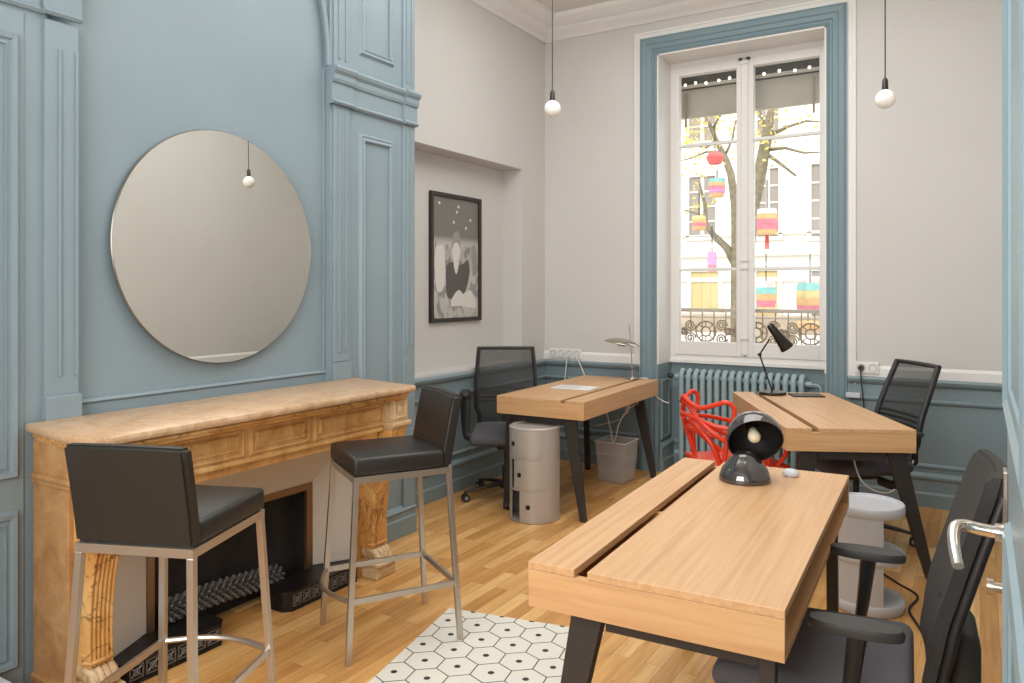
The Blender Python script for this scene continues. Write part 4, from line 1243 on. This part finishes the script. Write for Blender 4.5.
cable('power_cable', 'black cable with a white adapter hanging from the right wall socket', [(-.70, YB-.025, .905), (-.70, YB-.06, .90), (-.695, YB-.065, .82), (-.69, YB-.06, .76), (-.68, YB-.06, .66), (-.67, YB-.05, .5)], .0045, 'cable_black')
bm = NB(); add_box(bm, -.79, -.70, YB-.09, YB-.066, .70, .735, .004)
tag(obj('cable_adapter', bm, 'white_plastic'), 'white adapter block on the black cable at the right wall', 'adapter')
bm = NB(); add_tube(bm, [(-.70, YB-.03, .905), (-.70, YB-.055, .905)], .018, 12)
tag(obj('power_plug', bm, 'black_plastic'), 'black plug in the right wall socket', 'plug')
cable('power_cable', 'black cable trailing on the floor behind the near office chair', [(-.62, 4.5, .3), (-.50, 4.35, .05), (-.36, 4.2, .006), (-.25, 4.05, .006), (-.27, 3.85, .006), (-.20, 3.6, .006), (-.17, 3.3, .006), (-.16, 2.95, .006), (-.19, 2.7, .006)], .0055, 'cable_black')
cable('power_cable', 'white cable looping under the window desk', [(-.62, 4.62, .60), (-.55, 4.55, .40), (-.42, 4.62, .34), (-.33, 4.78, .45), (-.30, 4.85, .58)], .0045, 'cable_white')

# ------------------------------------------------------------------ outside the window
# balcony railing
rl = thing('balcony_railing', 'weathered scrolled iron balcony railing outside the window', 'railing', (-1.56, 6.38, .0))
bm = NB(); add_box(bm, -.75, .75, -.02, .02, 1.255, 1.285, .005); add_box(bm, -.75, .75, -.008, .008, .93, .945); add_box(bm, -.75, .75, -.006, .006, 1.205, 1.215)
obj('hand_rail', bm, 'hand_rail', rl)
bm = NB()
def scroll(cx, cz, r, s, turns=2.2):
    pts = []
    for k in range(26):
        q = k/25; a = s*q*turns*2*PI
        rad_ = r*(1-q*.85); pts.append((cx+rad_*math.cos(a), 0, cz+rad_*math.sin(a)))
    add_tube(bm, pts, .007, 5)
for c in (-.42, .0, .42):
    add_tube(bm, [(c+.085*math.cos(a*PI/12), 0, 1.09+.085*math.sin(a*PI/12)) for a in range(24)], .008, 6, closed=True)
    add_tube(bm, [(c+.04*math.cos(a*PI/8), 0, 1.09+.04*math.sin(a*PI/8)) for a in range(16)], .007, 6, closed=True)
    for k in range(8):
        a = k*PI/4; add_tube(bm, [(c+.04*math.cos(a), 0, 1.09+.04*math.sin(a)), (c+.085*math.cos(a), 0, 1.09+.085*math.sin(a))], .005, 5)
    for s in (-1, 1):
        scroll(c+s*.135, 1.14, .05, s); scroll(c+s*.135, 1.03, .05, -s); scroll(c+s*.19, 1.09, .035, s)
for k in range(16): 
    x = -.75+.1*k; add_tube(bm, [(x, 0, .93), (x, 0, 1.26)], .005, 5)
obj('rail_scrollwork', bm, 'railing', rl)
bm = NB(); add_box(bm, -2.6, -.5, 6.2, 6.5, .78, .86)
struct('balcony_slab', bm, 'facade_line')
# rolled awning with fairy lights
aw = thing('rolled_awning', 'weathered canvas awning rolled up outside above the window', 'awning', (-1.56, 6.45, 0))
bm = NB(); add_box(bm, -.80, .80, -.04, .05, 2.93, 3.205, .008); obj('awning_canvas', bm, 'awning', aw)
bm = NB(); add_box(bm, -.80, .80, -.03, .06, 3.205, 3.36, .004); add_tube(bm, [(-.8, -.045, 3.165), (.8, -.045, 3.165)], .007, 8); obj('awning_box', bm, 'awning_dark', aw)
for x in (-.60, .44):
    bm = NB(); add_box(bm, x-.009, x+.009, -.06, -.045, 2.84, 3.13, .003); obj('awning_strap', bm, 'railing', aw)
for x in (-.79, .76):
    bm = NB(); add_box(bm, x, x+.03, -.247, -.03, 3.22, 3.25, .003); obj('awning_bracket', bm, 'awning_dark', aw)
M['fairy'] = emit('fairy_light_glow', (1, .93, .8, 1), 3.0)
for k, x in enumerate([-2.16, -2.07, -1.98, -1.87, -1.78, -1.67, -1.50, -1.38, -1.26, -1.15]):
    bm = NB(); add_lathe(bm, [(0, -.012), (.009, -.008), (.012, 0), (.009, .008), (0, .012)], 10)
    o = obj('fairy_light', bm, 'fairy', smooth=True, loc=(x, 6.385, 3.20+.008*math.sin(k*2.1)))
    tag(o, 'tiny warm fairy light strung under the awning box outside the window', 'light', 'fairy lights above the window')
bm = NB(); add_tube(bm, [(-2.3, 6.385, 3.19)]+[(x, 6.385, 3.212+.008*math.sin(k*2.1)) for k, x in enumerate([-2.16, -2.07, -1.98, -1.87, -1.78, -1.67, -1.50, -1.38, -1.26, -1.15])]+[(-.8, 6.385, 3.19)], .003, 5)
tag(obj('light_string', bm, 'cable_black'), 'dark wire of the fairy lights above the window', 'wire')

# facade across the street
FY = 15.0
fa = thing('apartment_building', 'pale limewashed apartment building across the street, seen through the window', 'building', (-4.5, FY, -3))
def fpt(px, py, Y=FY):
    u = (px-512)/765; v = (290-py)/765
    dx, dy = -.5218+u*.8530, .8530+u*.5218
    t = Y/dy; return (dx*t, 1.44+v*t)
bm = NB(); add_box(bm, -6, 7, 0, .4, 0, 10.6); obj('facade_wall', bm, 'facade', fa)
bm = NB()
za = fpt(700, 255)[1]+3
add_box(bm, -6, 7, -.12, 0, za-.06, za+.10, .02); add_box(bm, -6, 7, -.05, 0, za-.55, za-.45, .02)
zb = fpt(700, 238)[1]+3; add_box(bm, -6, 7, -.06, 0, zb, zb+.06, .02)
obj('string_course', bm, 'facade_line', fa)
def fwin(px0, py0, px1, py1, kind):
    x0, z1 = fpt(px0, py0); x1, z0 = fpt(px1, py1); x0 += 4.5; x1 += 4.5; z0 += 3; z1 += 3
    b_ = NB(); add_ring(b_, (x0, z0, x1, z1), [(0, .02), (0, .06), (.08, .06), (.1, .0)], lambda u, v, h: (u, -h, v)); w = obj('window_surround', b_, 'frame_grey', fa)
    b_ = NB(); add_box(b_, x0, x1, -.02, -.005, z0, z1)
    if kind == 'shut':
        for k in range(1, 3): add_box(b_, x0+(x1-x0)*k/3-.015, x0+(x1-x0)*k/3+.015, -.035, -.02, z0, z1)
        obj('shutter', b_, 'shutter', w)
    else:
        obj('pane', b_, 'dark_window', w)
        b_ = NB(); xm = (x0+x1)/2; add_box(b_, xm-.04, xm+.04, -.04, -.02, z0, z1)
        for k in range(1, 4): add_box(b_, x0, x1, -.035, -.02, z0+(z1-z0)*k/4-.02, z0+(z1-z0)*k/4+.02)
        obj('glazing_bars', b_, 'frame_grey', w)
fwin(690, 178, 716, 236, 'dark'); fwin(758, 170, 779, 236, 'dark'); fwin(812, 165, 833, 236, 'dark')
fwin(692, 272, 719, 312, 'shut'); fwin(757, 271, 778, 318, 'shut'); fwin(812, 271, 833, 318, 'dark')
fwin(690, 84, 716, 140, 'dark'); fwin(758, 70, 779, 134, 'dark')
zg = fpt(700, 314)[1]+3
bm = NB(); add_box(bm, -6, 7, -.25, 0, 0, zg, .02); obj('ground_floor_front', bm, 'shopfront', fa)
bm = NB()
for x_ in (-2.9, -.6, 1.6, 3.9): add_box(bm, x_, x_+1.3, -.27, -.24, .1, zg-.35)
obj('shop_window', bm, 'facade', fa)
bm = NB(); add_box(bm, -14, 12, 6.5, FY, -3.1, -3.0)
struct('floor_street', bm, 'street')

# tree
def leaf_cards(bm, c, spread, n):
    for _ in range(n):
        p = Vector(c)+Vector((random.gauss(0, spread), random.gauss(0, spread*.6), random.gauss(0, spread*.8)))
        s = random.uniform(.022, .045); a = Vector((random.uniform(-1, 1), random.uniform(-1, 1), random.uniform(-1, 1))).normalized(); b = a.orthogonal().normalized(); b = Matrix.Rotation(random.uniform(0, 6), 3, a) @ b
        c_ = a.cross(b)
        q = [p-b*s, p-c_*s*.45+a*s*.1, p+b*s, p+c_*s*.45+a*s*.1]
        bm.faces.new([bm.verts.new(x) for x in q])
TY = 10.0
def tp(px, py, Y=TY):
    x, z = fpt(px, py, Y); return Vector((x, Y, z))
tr = thing('street_tree', 'bare-branched street tree with a few yellow leaves, left pane of the window', 'tree', (0, 0, 0))
base = tp(737, 330); base.z = -3
tr.location = base
def rel(p): return p-base
bm = NB()
add_tube(bm, [Vector((0, 0, 0)), rel(tp(737, 310)), rel(tp(737, 268)), rel(tp(736, 235)), rel(tp(735, 205)), rel(tp(731, 175)), rel(tp(726, 160)), rel(tp(716, 140)), rel(tp(704, 110)), rel(tp(700, 85))], [.11, .085, .08, .062, .055, .05, .045, .03, .02, .012], 8)
add_tube(bm, [rel(tp(736, 265)), rel(tp(727, 248)), rel(tp(714, 236)), rel(tp(706, 224)), rel(tp(705, 205)), rel(tp(701, 190)), rel(tp(699, 180))], [.06, .05, .042, .032, .025, .018, .01], 7)
add_tube(bm, [rel(tp(706, 222)), rel(tp(698, 214)), rel(tp(684, 210))], [.02, .014, .008], 6)
for pts in ([(722, 152), (706, 152), (692, 158), (680, 161)], [(716, 140), (706, 148), (696, 146)], [(724, 158), (732, 140), (736, 120)], [(704, 110), (692, 100), (684, 104)], [(712, 130), (722, 112), (735, 104)]):
    add_tube(bm, [rel(tp(*p)) for p in pts], [.02, .014, .01, .008][:len(pts)], 5)
obj('trunk', bm, 'bark', tr, smooth=True)
bm = NB()
for (x, y, s, n) in ((695, 150, .28, 90), (705, 125, .3, 90), (722, 118, .3, 60), (700, 165, .2, 50), (706, 200, .1, 10), (690, 132, .22, 60), (697, 207, .1, 16)):
    leaf_cards(bm, rel(tp(x, y)), s, n)
obj('foliage', bm, 'leaf', tr)
tr2 = thing('street_tree', 'thicker street tree trunk with yellow leaves, right pane of the window', 'tree', (0, 0, 0))
base2 = tp(750, 330, 11); base2.z = -3; tr2.location = base2
bm = NB()
P2 = lambda x, y: tp(x, y, 11)-base2
add_tube(bm, [Vector((0, 0, 0)), P2(746, 300), P2(747, 250), P2(752, 208), P2(760, 172), P2(766, 140), P2(771, 110), P2(777, 80)], [.13, .12, .11, .10, .09, .08, .05, .03], 8)
for pts in ([(766, 150), (785, 148), (804, 153), (822, 152)], [(770, 135), (790, 126), (806, 121), (822, 122)], [(768, 140), (762, 120), (758, 105)], [(768, 155), (782, 165), (796, 176)]):
    add_tube(bm, [P2(*p) for p in pts], [.03, .022, .016, .010][:len(pts)], 5)
obj('trunk', bm, 'bark', tr2, smooth=True)
bm = NB()
for (x, y, s, n) in ((765, 125, .3, 90), (776, 118, .2, 40), (800, 122, .2, 22), (818, 122, .15, 18), (790, 155, .2, 12), (760, 140, .2, 30)): leaf_cards(bm, P2(x, y), s, n)
obj('foliage', bm, 'leaf', tr2)

# paper lanterns hanging in the street
LC = {'red': col(214, 104, 98), 'white': col(214, 210, 204), 'teal': col(136, 188, 182), 'orange': col(212, 168, 120), 'pink': col(206, 126, 138), 'magenta': col(204, 146, 182), 'yellow': col(208, 190, 134)}
for k_, v_ in LC.items(): M['lan_'+k_] = plain('lantern_'+k_, v_, .8, noise=.12, nscale=14)
def lantern(px, py, w, h, bands, label, Y=9.0, tail=None, shape='drum', wire=.32):
    x, z = fpt(px, py, Y); sc = Y/(.853+(px-512)/765*.5218)/765
    r = w*sc/2; H_ = h*sc
    t = thing('paper_lantern', label, 'lantern', (x, Y, z), group='colourful paper lanterns across the street')
    n = len(bands)
    for i, bnd in enumerate(bands):
        b_ = NB(); z1 = H_/2-H_*i/n; z0 = z1-H_/n
        if shape == 'dome': rr_ = lambda q: r*math.sqrt(max(0, 1-(q/H_+.0)**2*3.2)) if q > 0 else r*(1+q/H_*.6)
        elif shape == 'taper': rr_ = lambda q: r*(.75+.25*min(1, (q/H_+.5)*3)) if q < 0 else r
        else: rr_ = lambda q: r*(1-.12*abs(2*q/H_)**3)
        m_ = 5
        prof_ = [(0, z0)]+[(max(.004, rr_(z0+(z1-z0)*j/m_)*(1+.03*(j % 2))), z0+(z1-z0)*j/m_) for j in range(m_+1)]+[(0, z1)]
        add_lathe(b_, prof_, 20); obj('paper_band', b_, 'lan_'+bnd, t, smooth=40)
    b_ = NB(); add_tube(b_, [(0, 0, H_/2), (0, 0, H_/2+wire)], .006, 5)
    obj('hanging_wire', b_, 'cable_black', t)
    if tail:
        b_ = NB()
        for a in (-.012, .0, .012): add_tube(b_, [(a, 0, -H_/2), (a*1.5, 0, -H_/2-tail*sc)], .008, 5)
        obj('tassel', b_, 'lan_red', t)
    return t
lantern(715, 158, 17, 12, ['red', 'red'], 'red paper lantern in the left window pane, just under the glazing bar', shape='dome')
lantern(717, 188, 16, 18, ['teal', 'orange', 'pink', 'magenta', 'orange'], 'rainbow paper lantern directly below the red one', shape='taper', wire=.13)
lantern(699, 223, 14, 14, ['yellow', 'orange', 'pink', 'orange'], 'orange and pink lantern before the far left dark window', Y=9.4)
lantern(712, 262, 9, 20, ['magenta', 'magenta', 'pink'], 'slim pink lantern just above the lower left glazing bar', Y=9.2)
lantern(767, 222, 20, 26, ['white', 'orange', 'pink', 'pink', 'orange'], 'pink and orange lantern with a red tassel in the right pane', tail=14, Y=8.6)
lantern(766, 294, 19, 26, ['white', 'teal', 'orange', 'pink'], 'striped lantern in front of the ochre shutter, above the railing', Y=9.2)
lantern(810, 298, 26, 30, ['teal', 'yellow', 'orange', 'pink'], 'largest teal, yellow and pink lantern at the right edge of the window', Y=8.8)
lantern(808, 326, 22, 10, ['orange', 'orange'], 'orange lantern behind the balcony railing at the right', Y=9.6)

# ------------------------------------------------------------------ light
w = bpy.data.worlds.new('World'); S.world = w; w.use_nodes = True
bg = w.node_tree.nodes['Background']; bg.inputs['Color'].default_value = (.93, .97, 1.0, 1); bg.inputs['Strength'].default_value = 1.9
sun = bpy.data.lights.new('sun', 'SUN'); sun.energy = 2.2; sun.angle = R_(8); sun.color = (1, .97, .92)
so = bpy.data.objects.new('sun', sun); C.objects.link(so); so.rotation_euler = (R_(48), 0, R_(12))
def area(name, loc, rot, sx, sy, e, c=(1, 1, 1)):
    l = bpy.data.lights.new(name, 'AREA'); l.shape = 'RECTANGLE'; l.size = sx; l.size_y = sy; l.energy = e; l.color = c
    o = bpy.data.objects.new(name, l); C.objects.link(o); o.location = loc; o.rotation_euler = rot; return o
area('fill_down', (-1.3, 3.3, 3.62), (0, 0, 0), 2.4, 3.4, 68, (.97, .982, .98))  # added soft fill below the ceiling, in place of bounced flash
area('fill_hall', (-1.2, -1.0, 2.2), (R_(100), 0, 0), 2.4, 2.0, 125, (.97, .982, .98))  # added fill behind the camera, not a known hallway lamp
area('fill_up', (-1.4, 2.6, 2.95), (R_(180), 0, 0), 1.6, 2.6, 34, (.97, .985, .98))  # added upward fill that brightens ceiling and cornice

# ------------------------------------------------------------------ camera
cam = bpy.data.cameras.new('camera'); co = bpy.data.objects.new('camera', cam); C.objects.link(co)
th = math.atan(468/765)
co.location = (0, 0, 1.44); co.rotation_euler = (R_(90), 0, th)
cam.sensor_width = 36; cam.lens = 765/1024*36
cam.shift_x = 0; cam.shift_y = -(341.5-290)/1024
cam.clip_start = .05; cam.clip_end = 100
S.camera = co
S.view_settings.view_transform = 'Standard'; S.view_settings.look = 'None'
S.view_settings.exposure = 0; S.view_settings.gamma = 1; S.view_settings.use_curve_mapping = False
